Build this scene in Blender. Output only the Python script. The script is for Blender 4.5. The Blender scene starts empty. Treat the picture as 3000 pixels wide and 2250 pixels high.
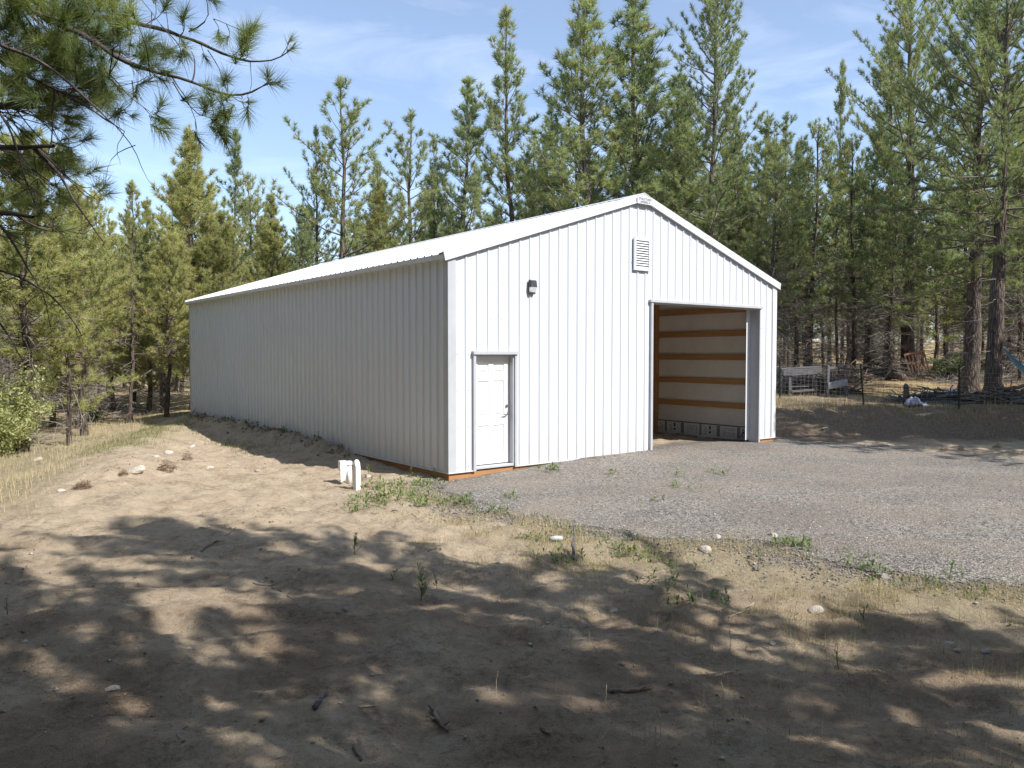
import bpy, math, random
import numpy as np
from mathutils import Vector, Matrix

# ------------------------------------------------------------------ camera, world, sun, exposure
sc = bpy.context.scene
col = sc.collection
R = math.radians
cam_d = bpy.data.cameras.new("camera")
cam = bpy.data.objects.new("camera", cam_d); col.objects.link(cam)
cam.location = (0, 0, 2.25)
cam.rotation_euler = (R(90 - 2.163), 0, 0)
cam_d.sensor_width = 36.0
cam_d.lens = 36.0 * 2288.7 / 3000.0
cam_d.clip_start = 0.05; cam_d.clip_end = 3000
sc.camera = cam

SUN_EL = R(44.5)
SX, SY = 0.835, -0.550                      # horizontal direction towards the sun
world = bpy.data.worlds.new("World"); sc.world = world; world.use_nodes = True
wn, wl = world.node_tree.nodes, world.node_tree.links
wn.clear()
sky = wn.new("ShaderNodeTexSky"); sky.sky_type = 'NISHITA'; sky.sun_disc = False
sky.sun_elevation = SUN_EL
sky.sun_rotation = math.atan2(SX, SY)
sky.altitude = 700; sky.air_density = 1.0; sky.dust_density = 0.6; sky.ozone_density = 1.6
tc = wn.new("ShaderNodeTexCoord")
mp = wn.new("ShaderNodeMapping"); mp.inputs['Scale'].default_value = (1.6, 1.6, 7.0)
mp.inputs['Rotation'].default_value = (0.1, 0.22, 0.3)
nz = wn.new("ShaderNodeTexNoise"); nz.inputs['Scale'].default_value = 2.2
nz.inputs['Detail'].default_value = 7; nz.inputs['Roughness'].default_value = 0.6
nz.inputs['Distortion'].default_value = 0.6
rmp = wn.new("ShaderNodeValToRGB")
rmp.color_ramp.elements[0].position = 0.47; rmp.color_ramp.elements[0].color = (0.10, 0.10, 0.10, 1)
rmp.color_ramp.elements[1].position = 0.80; rmp.color_ramp.elements[1].color = (0.35, 0.35, 0.35, 1)
mixc = wn.new("ShaderNodeMix"); mixc.data_type = 'RGBA'
bg = wn.new("ShaderNodeBackground"); bg.inputs['Strength'].default_value = 0.12
wo = wn.new("ShaderNodeOutputWorld")
wl.new(tc.outputs['Generated'], mp.inputs['Vector']); wl.new(mp.outputs[0], nz.inputs['Vector'])
wl.new(nz.outputs['Fac'], rmp.inputs['Fac']); wl.new(rmp.outputs['Color'], mixc.inputs[0])
wl.new(sky.outputs[0], mixc.inputs[6]); mixc.inputs[7].default_value = (7.2, 8.0, 9.8, 1)
wl.new(mixc.outputs[2], bg.inputs['Color']); wl.new(bg.outputs[0], wo.inputs['Surface'])

sl = bpy.data.lights.new("sun", 'SUN'); sl.energy = 4.0; sl.angle = R(0.53); sl.color = (1.0, 0.965, 0.92)
sun = bpy.data.objects.new("sun", sl); col.objects.link(sun)
sdir = Vector((SX * math.cos(SUN_EL), SY * math.cos(SUN_EL), math.sin(SUN_EL))).normalized()
sun.rotation_euler = sdir.to_track_quat('Z', 'Y').to_euler()
sun.location = (30, -20, 40)
sc.view_settings.view_transform = 'Standard'; sc.view_settings.look = 'None'
sc.view_settings.exposure = 0.80; sc.view_settings.gamma = 1.0
sc.cycles.max_bounces = 7; sc.cycles.diffuse_bounces = 5; sc.cycles.glossy_bounces = 2
sc.cycles.transmission_bounces = 3; sc.cycles.transparent_max_bounces = 8

# ------------------------------------------------------------------ helpers
def tag(o, label=None, cat=None, group=None, kind=None):
    if label: o['label'] = label
    if cat: o['category'] = cat
    if group: o['group'] = group
    if kind: o['kind'] = kind
    return o

def empty(name, loc=(0, 0, 0), rz=0.0, label=None, cat=None, group=None):
    o = bpy.data.objects.new(name, None); col.objects.link(o)
    o.location = loc; o.rotation_euler = (0, 0, rz); o.empty_display_size = 0.2
    return tag(o, label, cat, group)

def np_mesh(name, V, F, mat=None, attrs=None, smooth=False):
    """V (n,3), F (m,k) all faces with k corners"""
    V = np.asarray(V, dtype=np.float32); F = np.asarray(F, dtype=np.int32)
    me = bpy.data.meshes.new(name)
    k = F.shape[1]
    me.vertices.add(len(V)); me.vertices.foreach_set("co", V.ravel())
    me.loops.add(F.size); me.loops.foreach_set("vertex_index", F.ravel())
    me.polygons.add(len(F)); me.polygons.foreach_set("loop_start", np.arange(0, F.size, k, dtype=np.int32))
    me.polygons.foreach_set("loop_total", np.full(len(F), k, dtype=np.int32))
    if smooth: me.polygons.foreach_set("use_smooth", np.ones(len(F), dtype=bool))
    if attrs:
        for an, av in attrs.items():
            a = me.attributes.new(an, 'FLOAT', 'POINT'); a.data.foreach_set("value", np.asarray(av, dtype=np.float32))
    if mat: me.materials.append(mat)
    me.update(calc_edges=True); me.validate()
    return me

def link(name, me, parent=None, loc=None, rot=None):
    o = bpy.data.objects.new(name, me); col.objects.link(o)
    if parent: o.parent = parent
    if loc is not None: o.location = loc
    if rot is not None: o.rotation_euler = rot
    return o

def frames(P):
    P = np.asarray(P, float); T = np.gradient(P, axis=0)
    T /= np.linalg.norm(T, axis=1)[:, None] + 1e-9
    ref = np.where(np.abs(T[:, 2:3]) > 0.9, np.array([[1., 0, 0]]), np.array([[0, 0, 1.]]))
    A = np.cross(T, ref); A /= np.linalg.norm(A, axis=1)[:, None] + 1e-9
    B = np.cross(T, A)
    return T, A, B

class MB:
    """collects shapes and links them as one mesh object"""
    def __init__(s): s.V = []; s.F = []; s.n = 0
    def add(s, V, F):
        V = np.asarray(V, float)
        s.V.append(V)
        for f in F: s.F.append(tuple(int(i) + s.n for i in f))
        s.n += len(V)
    def box(s, x0, y0, z0, x1, y1, z1, M=None, bev=0.0):
        if bev > 0:
            b = min(bev, abs(x1-x0)/2.5, abs(y1-y0)/2.5, abs(z1-z0)/2.5)
            V = []
            for z, ins in ((z0, b), (z0+b, 0), (z1-b, 0), (z1, b)):
                X0, X1, Y0, Y1 = x0+ins, x1-ins, y0+ins, y1-ins
                c = b*0.6 if ins == 0 else 0.0
                V += [(X0+c, Y0, z), (X1-c, Y0, z), (X1, Y0+c, z), (X1, Y1-c, z), (X1-c, Y1, z), (X0+c, Y1, z), (X0, Y1-c, z), (X0, Y0+c, z)]
            F = [tuple(range(7, -1, -1)), tuple(range(24, 32))]
            for r in range(3):
                for i in range(8):
                    j = (i+1) % 8
                    F.append((r*8+i, r*8+j, r*8+8+j, r*8+8+i))
        else:
            V = [(x0, y0, z0), (x1, y0, z0), (x1, y1, z0), (x0, y1, z0), (x0, y0, z1), (x1, y0, z1), (x1, y1, z1), (x0, y1, z1)]
            F = [(3, 2, 1, 0), (4, 5, 6, 7), (0, 1, 5, 4), (1, 2, 6, 5), (2, 3, 7, 6), (3, 0, 4, 7)]
        V = np.array(V, float)
        if M is not None:
            M = np.array(M); V = V @ M[:3, :3].T + M[:3, 3]
        s.add(V, F); return s
    def tube(s, P, rad, k=6, cap=True):
        P = np.asarray(P, float); n = len(P)
        rad = np.broadcast_to(np.asarray(rad, float), (n,))
        T, A, B = frames(P)
        an = np.arange(k) * 2 * math.pi / k
        V = P[:, None, :] + rad[:, None, None] * (np.cos(an)[None, :, None] * A[:, None, :] + np.sin(an)[None, :, None] * B[:, None, :])
        V = V.reshape(-1, 3)
        F = []
        for i in range(n-1):
            for j in range(k):
                q = (j+1) % k
                F.append((i*k+j, i*k+q, (i+1)*k+q, (i+1)*k+j))
        if cap: F.append(tuple(range(k))[::-1]); F.append(tuple((n-1)*k+j for j in range(k)))
        s.add(V, F); return s
    def prism(s, poly, ax, a0, a1):
        """poly: 2D outline; ax: axis of extrusion"""
        n = len(poly); V = []
        for a in (a0, a1):
            for p in poly:
                V.append({'x': (a, p[0], p[1]), 'y': (p[0], a, p[1]), 'z': (p[0], p[1], a)}[ax])
        F = [tuple(range(n))[::-1], tuple(range(n, 2*n))]
        for i in range(n):
            j = (i+1) % n; F.append((i, j, n+j, n+i))
        s.add(V, F); return s
    def mesh(s, name, mat, smooth=False):
        me = bpy.data.meshes.new(name)
        me.from_pydata(np.concatenate(s.V).tolist(), [], s.F)
        if mat: me.materials.append(mat)
        if smooth:
            me.polygons.foreach_set("use_smooth", np.ones(len(me.polygons), dtype=bool))
        me.update(); me.validate()
        return me
    def build(s, name, mat, parent=None, smooth=False, loc=None, rot=None):
        return link(name, s.mesh(name, mat, smooth), parent, loc, rot)

# tubes for many polylines at once, quads only
def tubes_np(lines, k=4):
    Vs, Fs, n0 = [], [], 0
    an = np.arange(k) * 2 * math.pi / k; ca, sa = np.cos(an), np.sin(an)
    for P, rad in lines:
        P = np.asarray(P, float); n = len(P); rad = np.broadcast_to(np.asarray(rad, float), (n,))
        T, A, B = frames(P)
        V = P[:, None, :] + rad[:, None, None] * (ca[None, :, None] * A[:, None, :] + sa[None, :, None] * B[:, None, :])
        idx = np.arange(n*k).reshape(n, k) + n0
        nx = np.roll(idx, -1, axis=1)
        F = np.stack([idx[:-1], nx[:-1], nx[1:], idx[1:]], axis=-1).reshape(-1, 4)
        Vs.append(V.reshape(-1, 3)); Fs.append(F); n0 += n*k
    return np.concatenate(Vs), np.concatenate(Fs)

def _hash(ix, iy, seed):
    h = (ix.astype(np.int64) * 374761393 + iy.astype(np.int64) * 668265263 + seed * 982451653) & 0xFFFFFFFF
    h = ((h ^ (h >> 13)) * 1274126177) & 0xFFFFFFFF
    return ((h ^ (h >> 16)) & 0xFFFF) / 65535.0

def vnoise(x, y, seed=0):
    ix, iy = np.floor(x), np.floor(y); fx, fy = x-ix, y-iy
    fx = fx*fx*fx*(fx*(fx*6-15)+10); fy = fy*fy*fy*(fy*(fy*6-15)+10)
    a, b = _hash(ix, iy, seed), _hash(ix+1, iy, seed)
    c, d = _hash(ix, iy+1, seed), _hash(ix+1, iy+1, seed)
    return (a*(1-fx)+b*fx)*(1-fy)+(c*(1-fx)+d*fx)*fy - 0.5

def fbm(x, y, wl, octv=4, seed=0, gain=0.5):
    x = np.asarray(x, float); y = np.asarray(y, float)
    r = 0; a = 1.0; s = 1.0/wl
    for o in range(octv):
        ca, sa = math.cos(0.7*o+0.3), math.sin(0.7*o+0.3)
        r = r + a*vnoise((x*ca-y*sa)*s+17.3*o, (x*sa+y*ca)*s-9.1*o, seed+o)
        a *= gain; s *= 2.03
    return r

def sm(t):
    t = np.clip(t, 0, 1); return t*t*(3-2*t)

# ------------------------------------------------------------------ materials
MATS = {}
def newmat(name):
    m = bpy.data.materials.new(name); m.use_nodes = True
    nt = m.node_tree; b = nt.nodes['Principled BSDF']; MATS[name] = m
    return m, nt, b

def N(nt, typ, **kw):
    n = nt.nodes.new(typ)
    for k, v in kw.items():
        if k in n.inputs: n.inputs[k].default_value = v
        else: setattr(n, k, v)
    return n

def ramp(nt, fac, stops):
    r = nt.nodes.new("ShaderNodeValToRGB"); e = r.color_ramp.elements
    while len(e) < len(stops): e.new(0.5)
    for i, (p, c) in enumerate(stops): e[i].position = p; e[i].color = (*c, 1)
    nt.links.new(fac, r.inputs['Fac']); return r.outputs['Color']

def mix(nt, fac, a, b, mode='MIX'):
    m = nt.nodes.new("ShaderNodeMix"); m.data_type = 'RGBA'; m.blend_type = mode
    for i, v in ((0, fac), (6, a), (7, b)):
        if isinstance(v, (int, float)): m.inputs[i].default_value = v
        elif isinstance(v, tuple): m.inputs[i].default_value = (*v, 1) if len(v) == 3 else v
        else: nt.links.new(v, m.inputs[i])
    return m.outputs[2]

def noise(nt, scale, detail=4, rough=0.55, vec=None, dist=0.0):
    n = N(nt, "ShaderNodeTexNoise", Scale=scale, Detail=detail, Roughness=rough, Distortion=dist)
    if vec is not None: nt.links.new(vec, n.inputs['Vector'])
    return n.outputs['Fac']

def objco(nt, scale=(1, 1, 1)):
    t = nt.nodes.new("ShaderNodeTexCoord"); m = nt.nodes.new("ShaderNodeMapping")
    m.inputs['Scale'].default_value = scale; nt.links.new(t.outputs['Object'], m.inputs['Vector'])
    return m.outputs[0]

def bump(nt, b, h, strength=0.4, dist=0.02):
    n = N(nt, "ShaderNodeBump", Strength=strength, Distance=dist)
    nt.links.new(h, n.inputs['Height']); nt.links.new(n.outputs[0], b.inputs['Normal'])

def simple(name, c0, c1, scale=4, rough=0.6, vscale=(1, 1, 1), bmp=0.0, bd=0.01, spec=0.3, metal=0.0, detail=5):
    m, nt, b = newmat(name); co = objco(nt, vscale)
    f = noise(nt, scale, detail, 0.6, co)
    nt.links.new(ramp(nt, f, [(0.3, c0), (0.7, c1)]), b.inputs['Base Color'])
    b.inputs['Roughness'].default_value = rough; b.inputs['Specular IOR Level'].default_value = spec
    b.inputs['Metallic'].default_value = metal
    if bmp: bump(nt, b, f, bmp, bd)
    return m

def siding(name, c):
    m, nt, b = newmat(name)
    f = noise(nt, 1.3, 5, 0.6, objco(nt, (1, 1, 0.35)))
    base = ramp(nt, f, [(0.3, tuple(v*0.965 for v in c)), (0.7, c)])
    # dust thrown up against the foot of the sheets
    t = nt.nodes.new("ShaderNodeTexCoord"); sx = nt.nodes.new("ShaderNodeSeparateXYZ")
    nt.links.new(t.outputs['Object'], sx.inputs[0])
    mr = N(nt, "ShaderNodeMapRange"); mr.inputs[1].default_value = 0.85; mr.inputs[2].default_value = 0.1
    mr.inputs[3].default_value = 0; mr.inputs[4].default_value = 1
    nt.links.new(sx.outputs['Z'], mr.inputs[0])
    d = N(nt, "ShaderNodeMath", operation='MULTIPLY'); nt.links.new(mr.outputs[0], d.inputs[0])
    nt.links.new(noise(nt, 6, 6, 0.7, objco(nt, (1, 1, 0.6))), d.inputs[1])
    d2 = N(nt, "ShaderNodeMath", operation='MULTIPLY'); nt.links.new(d.outputs[0], d2.inputs[0]); d2.inputs[1].default_value = 0.62
    nt.links.new(mix(nt, d2.outputs[0], base, (0.50, 0.42, 0.33)), b.inputs['Base Color'])
    b.inputs['Roughness'].default_value = 0.42; b.inputs['Specular IOR Level'].default_value = 0.35
    bump(nt, b, noise(nt, 2.0, 3, 0.5, objco(nt, (1, 1, 0.2))), 0.12, 0.02)
    return m

M_side = siding('white_steel_siding', (0.64, 0.67, 0.72))
M_roof = simple('white_steel_roof', (0.66, 0.665, 0.67), (0.71, 0.715, 0.72), 1.5, 0.5, spec=0.3)
M_trim = simple('white_trim', (0.62, 0.63, 0.655), (0.67, 0.68, 0.70), 3, 0.45, spec=0.35)
M_gtrim = simple('grey_trim', (0.42, 0.435, 0.46), (0.48, 0.49, 0.52), 3, 0.45, spec=0.35)
M_door = simple('painted_door', (0.72, 0.72, 0.73), (0.76, 0.76, 0.76), 2, 0.4, spec=0.4)
M_metal = simple('brushed_metal', (0.35, 0.35, 0.36), (0.5, 0.5, 0.5), 30, 0.3, metal=0.9)
M_screw = simple('screw_head', (0.35, 0.35, 0.36), (0.5, 0.5, 0.5), 30, 0.5, metal=0.3)
M_skirt = simple('treated_board', (0.33, 0.16, 0.065), (0.46, 0.24, 0.11), 3, 0.75, (0.6, 0.6, 14), 0.3, 0.004)
M_girt = simple('girt_wood', (0.40, 0.21, 0.085), (0.56, 0.33, 0.15), 2.5, 0.75, (1, 0.5, 16), 0.25, 0.003)
M_ins = simple('insulation_sheet', (0.74, 0.73, 0.71), (0.84, 0.83, 0.81), 2.2, 0.5, (1, 1, 1), 0.6, 0.03)
M_foam = simple('foam_board', (0.72, 0.71, 0.71), (0.80, 0.79, 0.78), 3, 0.6)
M_ink = simple('black_ink', (0.02, 0.02, 0.022), (0.035, 0.035, 0.04), 8, 0.5)
M_signink = simple('sign_lettering', (0.30, 0.28, 0.30), (0.38, 0.36, 0.38), 8, 0.5)
M_dark = simple('dark_recess', (0.03, 0.03, 0.03), (0.05, 0.05, 0.05), 8, 0.8)
M_lampb = simple('bronze_lamp_housing', (0.045, 0.045, 0.05), (0.075, 0.072, 0.075), 14, 0.35)
M_plastic = simple('white_plastic', (0.74, 0.75, 0.76), (0.80, 0.80, 0.81), 6, 0.4)
M_post = simple('green_steel_post', (0.03, 0.045, 0.035), (0.06, 0.075, 0.06), 12, 0.5)
M_wire = simple('galvanised_wire', (0.20, 0.18, 0.16), (0.36, 0.34, 0.31), 8, 0.5, metal=0.3)
M_wirel = simple('bright_wire', (0.5, 0.5, 0.48), (0.65, 0.64, 0.62), 8, 0.5)
M_greywood = simple('weathered_wood', (0.06, 0.06, 0.063), (0.19, 0.185, 0.19), 3, 0.85, (1, 1, 8), 0.5, 0.01)
M_rustwood = simple('reddish_pallet_wood', (0.42, 0.20, 0.12), (0.60, 0.36, 0.25), 4, 0.8, (1, 1, 6), 0.3, 0.01)
M_stone = simple('pale_stone', (0.36, 0.31, 0.26), (0.58, 0.52, 0.46), 5, 0.9, bmp=0.6, bd=0.02)
M_greystone = simple('grey_stone', (0.22, 0.20, 0.19), (0.36, 0.34, 0.32), 5, 0.9, bmp=0.6, bd=0.02)
M_stick = simple('dry_stick', (0.10, 0.075, 0.055), (0.24, 0.19, 0.15), 12, 0.9, bmp=0.5, bd=0.01)
M_cutwood = simple('pale_dry_wood', (0.38, 0.30, 0.20), (0.52, 0.43, 0.31), 12, 0.85, bmp=0.3, bd=0.01)
M_hammock = simple('blue_hammock_cloth', (0.10, 0.36, 0.70), (0.20, 0.50, 0.85), 5, 0.6)
M_tarp = simple('white_tarp', (0.62, 0.63, 0.66), (0.75, 0.76, 0.79), 5, 0.5, bmp=0.5, bd=0.03)
m, nt, b = newmat('clear_glass'); b.inputs['Base Color'].default_value = (0.8, 0.82, 0.82, 1)
nt.links.new(ramp(nt, noise(nt, 40, 2), [(0.3, (0.62, 0.64, 0.65)), (0.7, (0.8, 0.8, 0.8))]), b.inputs['Base Color'])
b.inputs['Roughness'].default_value = 0.12; b.inputs['Transmission Weight'].default_value = 0.35; b.inputs['Coat Weight'].default_value = 0.5
M_glass = m

# bark
m, nt, b = newmat('pine_bark'); co = objco(nt, (1, 1, 0.16))
vo = N(nt, "ShaderNodeTexVoronoi", Scale=13.0); vo.feature = 'DISTANCE_TO_EDGE'; nt.links.new(co, vo.inputs['Vector'])
f1 = noise(nt, 5, 6, 0.65, co)
cr = ramp(nt, vo.outputs['Distance'], [(0.0, (0.07, 0.058, 0.05)), (0.14, (0.18, 0.15, 0.13)), (0.5, (0.27, 0.235, 0.21))])
c2 = mix(nt, 0.75, cr, ramp(nt, f1, [(0.3, (0.45, 0.42, 0.4)), (0.7, (1.0, 0.93, 0.87))]), 'MULTIPLY')
nt.links.new(c2, b.inputs['Base Color']); b.inputs['Roughness'].default_value = 0.95; b.inputs['Specular IOR Level'].default_value = 0.1
bump(nt, b, vo.outputs['Distance'], 0.9, 0.06)
M_bark = m
M_limb = simple('limb_bark', (0.10, 0.08, 0.065), (0.22, 0.185, 0.155), 6, 0.95, spec=0.1)
M_deadlimb = simple('dead_limb', (0.20, 0.175, 0.155), (0.34, 0.30, 0.27), 6, 0.95, spec=0.1)
M_darklimb = simple('dark_limb_bark', (0.05, 0.042, 0.04), (0.13, 0.105, 0.095), 6, 0.9, bmp=0.5, bd=0.01, spec=0.15)

def foliage(name, stops, hue_var=0.3, transl=0.45, rough=0.5):
    m, nt, b = newmat(name)
    at = N(nt, "ShaderNodeAttribute"); at.attribute_name = 'tint'
    oi = nt.nodes.new("ShaderNodeObjectInfo")
    ad = N(nt, "ShaderNodeMath", operation='MULTIPLY_ADD'); nt.links.new(oi.outputs['Random'], ad.inputs[0])
    ad.inputs[1].default_value = hue_var; nt.links.new(at.outputs['Fac'], ad.inputs[2])
    c = ramp(nt, ad.outputs[0], stops)
    nt.links.new(c, b.inputs['Base Color']); b.inputs['Roughness'].default_value = rough
    b.inputs['Specular IOR Level'].default_value = 0.25
    tr = nt.nodes.new("ShaderNodeBsdfTranslucent"); nt.links.new(mix(nt, 1.0, c, (1.0, 1.05, 0.6), 'MULTIPLY'), tr.inputs['Color'])
    mx = nt.nodes.new("ShaderNodeMixShader"); mx.inputs[0].default_value = transl
    nt.links.new(b.outputs[0], mx.inputs[1]); nt.links.new(tr.outputs[0], mx.inputs[2])
    out = nt.nodes['Material Output']; nt.links.new(mx.outputs[0], out.inputs['Surface'])
    return m

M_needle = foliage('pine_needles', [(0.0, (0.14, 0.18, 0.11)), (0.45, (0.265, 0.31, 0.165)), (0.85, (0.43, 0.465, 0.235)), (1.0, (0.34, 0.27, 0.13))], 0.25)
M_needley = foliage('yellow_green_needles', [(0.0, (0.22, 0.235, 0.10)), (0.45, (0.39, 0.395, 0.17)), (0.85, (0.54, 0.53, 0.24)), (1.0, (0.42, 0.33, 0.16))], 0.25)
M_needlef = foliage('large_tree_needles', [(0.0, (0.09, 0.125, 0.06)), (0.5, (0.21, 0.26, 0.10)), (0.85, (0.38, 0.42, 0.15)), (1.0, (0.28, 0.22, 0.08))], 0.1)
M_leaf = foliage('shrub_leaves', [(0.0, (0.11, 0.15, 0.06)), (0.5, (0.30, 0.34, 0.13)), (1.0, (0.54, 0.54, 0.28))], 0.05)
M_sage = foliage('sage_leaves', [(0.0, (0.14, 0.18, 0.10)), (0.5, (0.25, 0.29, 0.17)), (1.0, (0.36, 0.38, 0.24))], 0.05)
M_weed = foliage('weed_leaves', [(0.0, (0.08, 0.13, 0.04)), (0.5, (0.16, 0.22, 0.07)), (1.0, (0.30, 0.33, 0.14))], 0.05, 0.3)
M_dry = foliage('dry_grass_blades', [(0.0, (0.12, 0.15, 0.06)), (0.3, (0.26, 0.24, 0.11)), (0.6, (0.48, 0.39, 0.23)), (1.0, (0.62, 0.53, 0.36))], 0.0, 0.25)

# ------------------------------------------------------------------ terrain
ANG = 0.66031; OX, OY = -1.1202, 13.835
UX, UY = math.cos(ANG), math.sin(ANG); VX, VY = -UY, UX
W, L = 9.87, 15.80
WT = 4.01          # top of side wall, z
ZB = 0.15          # bottom edge of the cladding
SLOPE = 0.324

def to_local(x, y):
    dx, dy = x-OX, y-OY
    return dx*UX+dy*UY, dx*VX+dy*VY
def to_world(u, v):
    return OX+u*UX+v*VX, OY+u*UY+v*VY

GU = np.array([-3, 0, 1.2, 2.4, 3.6, 5.3, 7.4, 9.2, 9.9, 12]); GZ = np.array([-.03, -.0, .055, .125, .155, .155, .115, .05, .04, .0])
GRAVEL = np.array([(-1.15, 13.9), (-1.45, 13.7), (-1.15, 12.6), (-0.55, 11.2), (0.4, 10.45), (1.7, 9.7), (3.3, 8.45), (4.8, 7.35), (8.0, 5.6), (26, 1.0),
                   (40, 2), (34, 9.5), (22, 12.7), (14.5, 15.7), (11.2, 17.1), (9.3, 18.7), (7.6, 20.2), (6.9, 20.5), (6.2, 21.2), (5.2, 20.5), (2.0, 17.6), (2.0, 16.2)])

def in_poly(x, y, poly):
    ins = np.zeros(x.shape, bool); n = len(poly)
    for i in range(n):
        x1, y1 = poly[i]; x2, y2 = poly[(i+1) % n]
        if y1 == y2: continue
        c = ((y1 > y) != (y2 > y)) & (x < (x2-x1)*(y-y1)/(y2-y1)+x1)
        ins ^= c
    return ins
def poly_dist(x, y, poly):
    d = np.full(x.shape, 1e9); n = len(poly)
    for i in range(n):
        a = poly[i]; b_ = poly[(i+1) % n]; e = b_-a; l2 = e@e
        t = np.clip(((x-a[0])*e[0]+(y-a[1])*e[1])/l2, 0, 1)
        d = np.minimum(d, np.hypot(x-a[0]-t*e[0], y-a[1]-t*e[1]))
    return np.where(in_poly(x, y, poly), d, -d)

def ridge(v): return np.where(v > 7, -4.1+.42*(v-7), -4.1+.25*(v-7))
def terrain(x, y, fine=True):
    x = np.asarray(x, float); y = np.asarray(y, float)
    u, v = to_local(x, y)
    z = np.zeros(x.shape)
    rr = .55*sm((y-20.5)/4.0)+.50*sm((y-25)/10)+.35*sm((y-37)/40)+3.2*sm((y-95)/60)
    wr = np.maximum(sm((u-W-.2)/2.2), sm((v-L)/6)*sm((x+14)/12))
    z += rr*wr
    inside = (u > -0.2) & (u < W+.2) & (v > 0) & (v < L)
    # gable side: gravel raised towards the opening
    zz = np.interp(u, GU, GZ)
    z += zz*np.where(v < 0, np.exp(v/3.0), np.exp(-v/0.9))
    # left: pad with a bank, lower meadow beyond
    uc = ridge(v)
    z -= .30*sm((uc-.4-u+0.8*fbm(x, y, 3, 2, 5))/2.8)*sm((v+2)/4)
    z += .35*sm((y-30)/25)*(1-wr)*sm((-u)/3)
    z += .24*np.exp(-((u-uc-.4)/1.1)**2)*sm((v-1.5)/3)*sm((14-v)/3)
    z += (.16*sm((v-3.5)/2.5)+.10)*np.exp(-((u+0.1)/0.75)**2)*sm((v-1.0)/2.5)*(u < 0.05)*sm((L+1-v)/2)
    z += .35*sm((x-10)/8)*sm((8-y)/8)*.3
    z = np.where(inside & (v > 1.0), z-.02, z)
    far = np.clip((y-30)/40, 0, 1)
    z += fbm(x, y, 6.0, 3, 11)*(.12+.5*far)*np.where(inside, 0, 1)*sm(np.maximum(np.maximum(-u-1.0, u-W-1), np.maximum(-v-1.5, v-L))/3)
    if fine:
        near = sm((15-y)/5)
        sand = sm((-poly_dist(x, y, GRAVEL)+.1)/.8)
        lump = fbm(x, y*1.25, .75, 3, 21)
        z += sand*(.085*lump*(.55+.45*near)+.055*fbm(x, y, .26, 4, 31, .6))
        z += (1-sand)*.014*fbm(x, y, .35, 3, 41)
        bank = sm((u-W+.1)/.8)*sm((y-19.2)/1)*sm((27-y)/2)
        z += bank*.16*fbm(x, y, .7, 4, 51)
        clod = np.exp(-((u+0.25)/.55)**2)*sm((v-2.8)/1.5)*sm((L+1-v)/2)*(u < 0.02)
        z += clod*(.15*np.abs(fbm(x, y, .30, 4, 61))*2)
    return z

def zt(x, y): return float(terrain(np.array([x]), np.array([y]))[0])
def at(px, D): return (px-1500.0)/2288.7*D
def gpix(px, py, z0=0.0, it=8):
    """point of the ground seen at a photo pixel"""
    a = (px-1500)/2288.7; b_ = -(py-1125)/2288.7; c, s = math.cos(.03775), math.sin(.03775)
    d = (a, c+b_*s, -s+b_*c); z = z0
    for _ in range(it):
        t = (z-2.25)/d[2]; x, y = d[0]*t, d[1]*t; z = 0.6*z+0.4*zt(x, y)
    return x, y, zt(x, y)

def axis(lo, hi, st, far_lo, far_hi, g=1.13):
    a = [lo]; s = st
    while a[-1] > far_lo: s *= g; a.append(a[-1]-s)
    b_ = [hi]; s = st
    while b_[-1] < far_hi: s *= g; b_.append(b_[-1]+s)
    return np.array(sorted(a[1:])+list(np.arange(lo, hi, st))+b_)
gx = axis(-7.5, 9.5, .05, -500, 500, 1.035); gy = axis(2.6, 14.5, .05, -300, 900, 1.03)
X, Y = np.meshgrid(gx, gy); nx_, ny_ = len(gx), len(gy)
Z = terrain(X, Y)
gp = poly_dist(X, Y, GRAVEL)+.55*fbm(X, Y, .9, 4, 71)+.45*fbm(X, Y, .22, 3, 77)
litter = sm((np.hypot(X, Y)-27+4*fbm(X, Y, 5, 3, 81))/5)
uu, vv = to_local(X, Y)
field = sm((ridge(vv)-uu+1.3*fbm(X, Y, 2.0, 3, 91))/1.2)*sm((Y-10.5)/2)
grassm = np.clip(np.maximum(field*(1-litter*.6), sm((2.2+gp)/1.6)*sm(-gp/.3)*sm((X+1.5)/2.5)*sm((14-Y)/2)*.75), 0, 1)
greenm = .45*np.exp(-((uu-ridge(vv))/.75)**2)*sm((vv-6)/2)*sm((15-vv)/2)*(uu < -.3)
bank_dark = ((uu > W-.3) & (Y > 18))*sm((Y-19.4)/1.5)*sm((29-Y)/2)
idx = np.arange(nx_*ny_).reshape(ny_, nx_)
F = np.stack([idx[:-1, :-1], idx[:-1, 1:], idx[1:, 1:], idx[1:, :-1]], -1).reshape(-1, 4)
A_ = {'gravel': sm((gp+.45)/.6).ravel(), 'litter': litter.ravel(), 'grass': grassm.ravel(), 'green': greenm.ravel(), 'bank_dark': bank_dark.ravel(), 'fore_shade': (sm((9.6-Y+3.0*fbm(X, Y, 1.6, 4, 131))/3.5)*(.55+.9*fbm(X, Y, .8, 4, 133))).clip(0, 1).ravel()}

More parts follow.
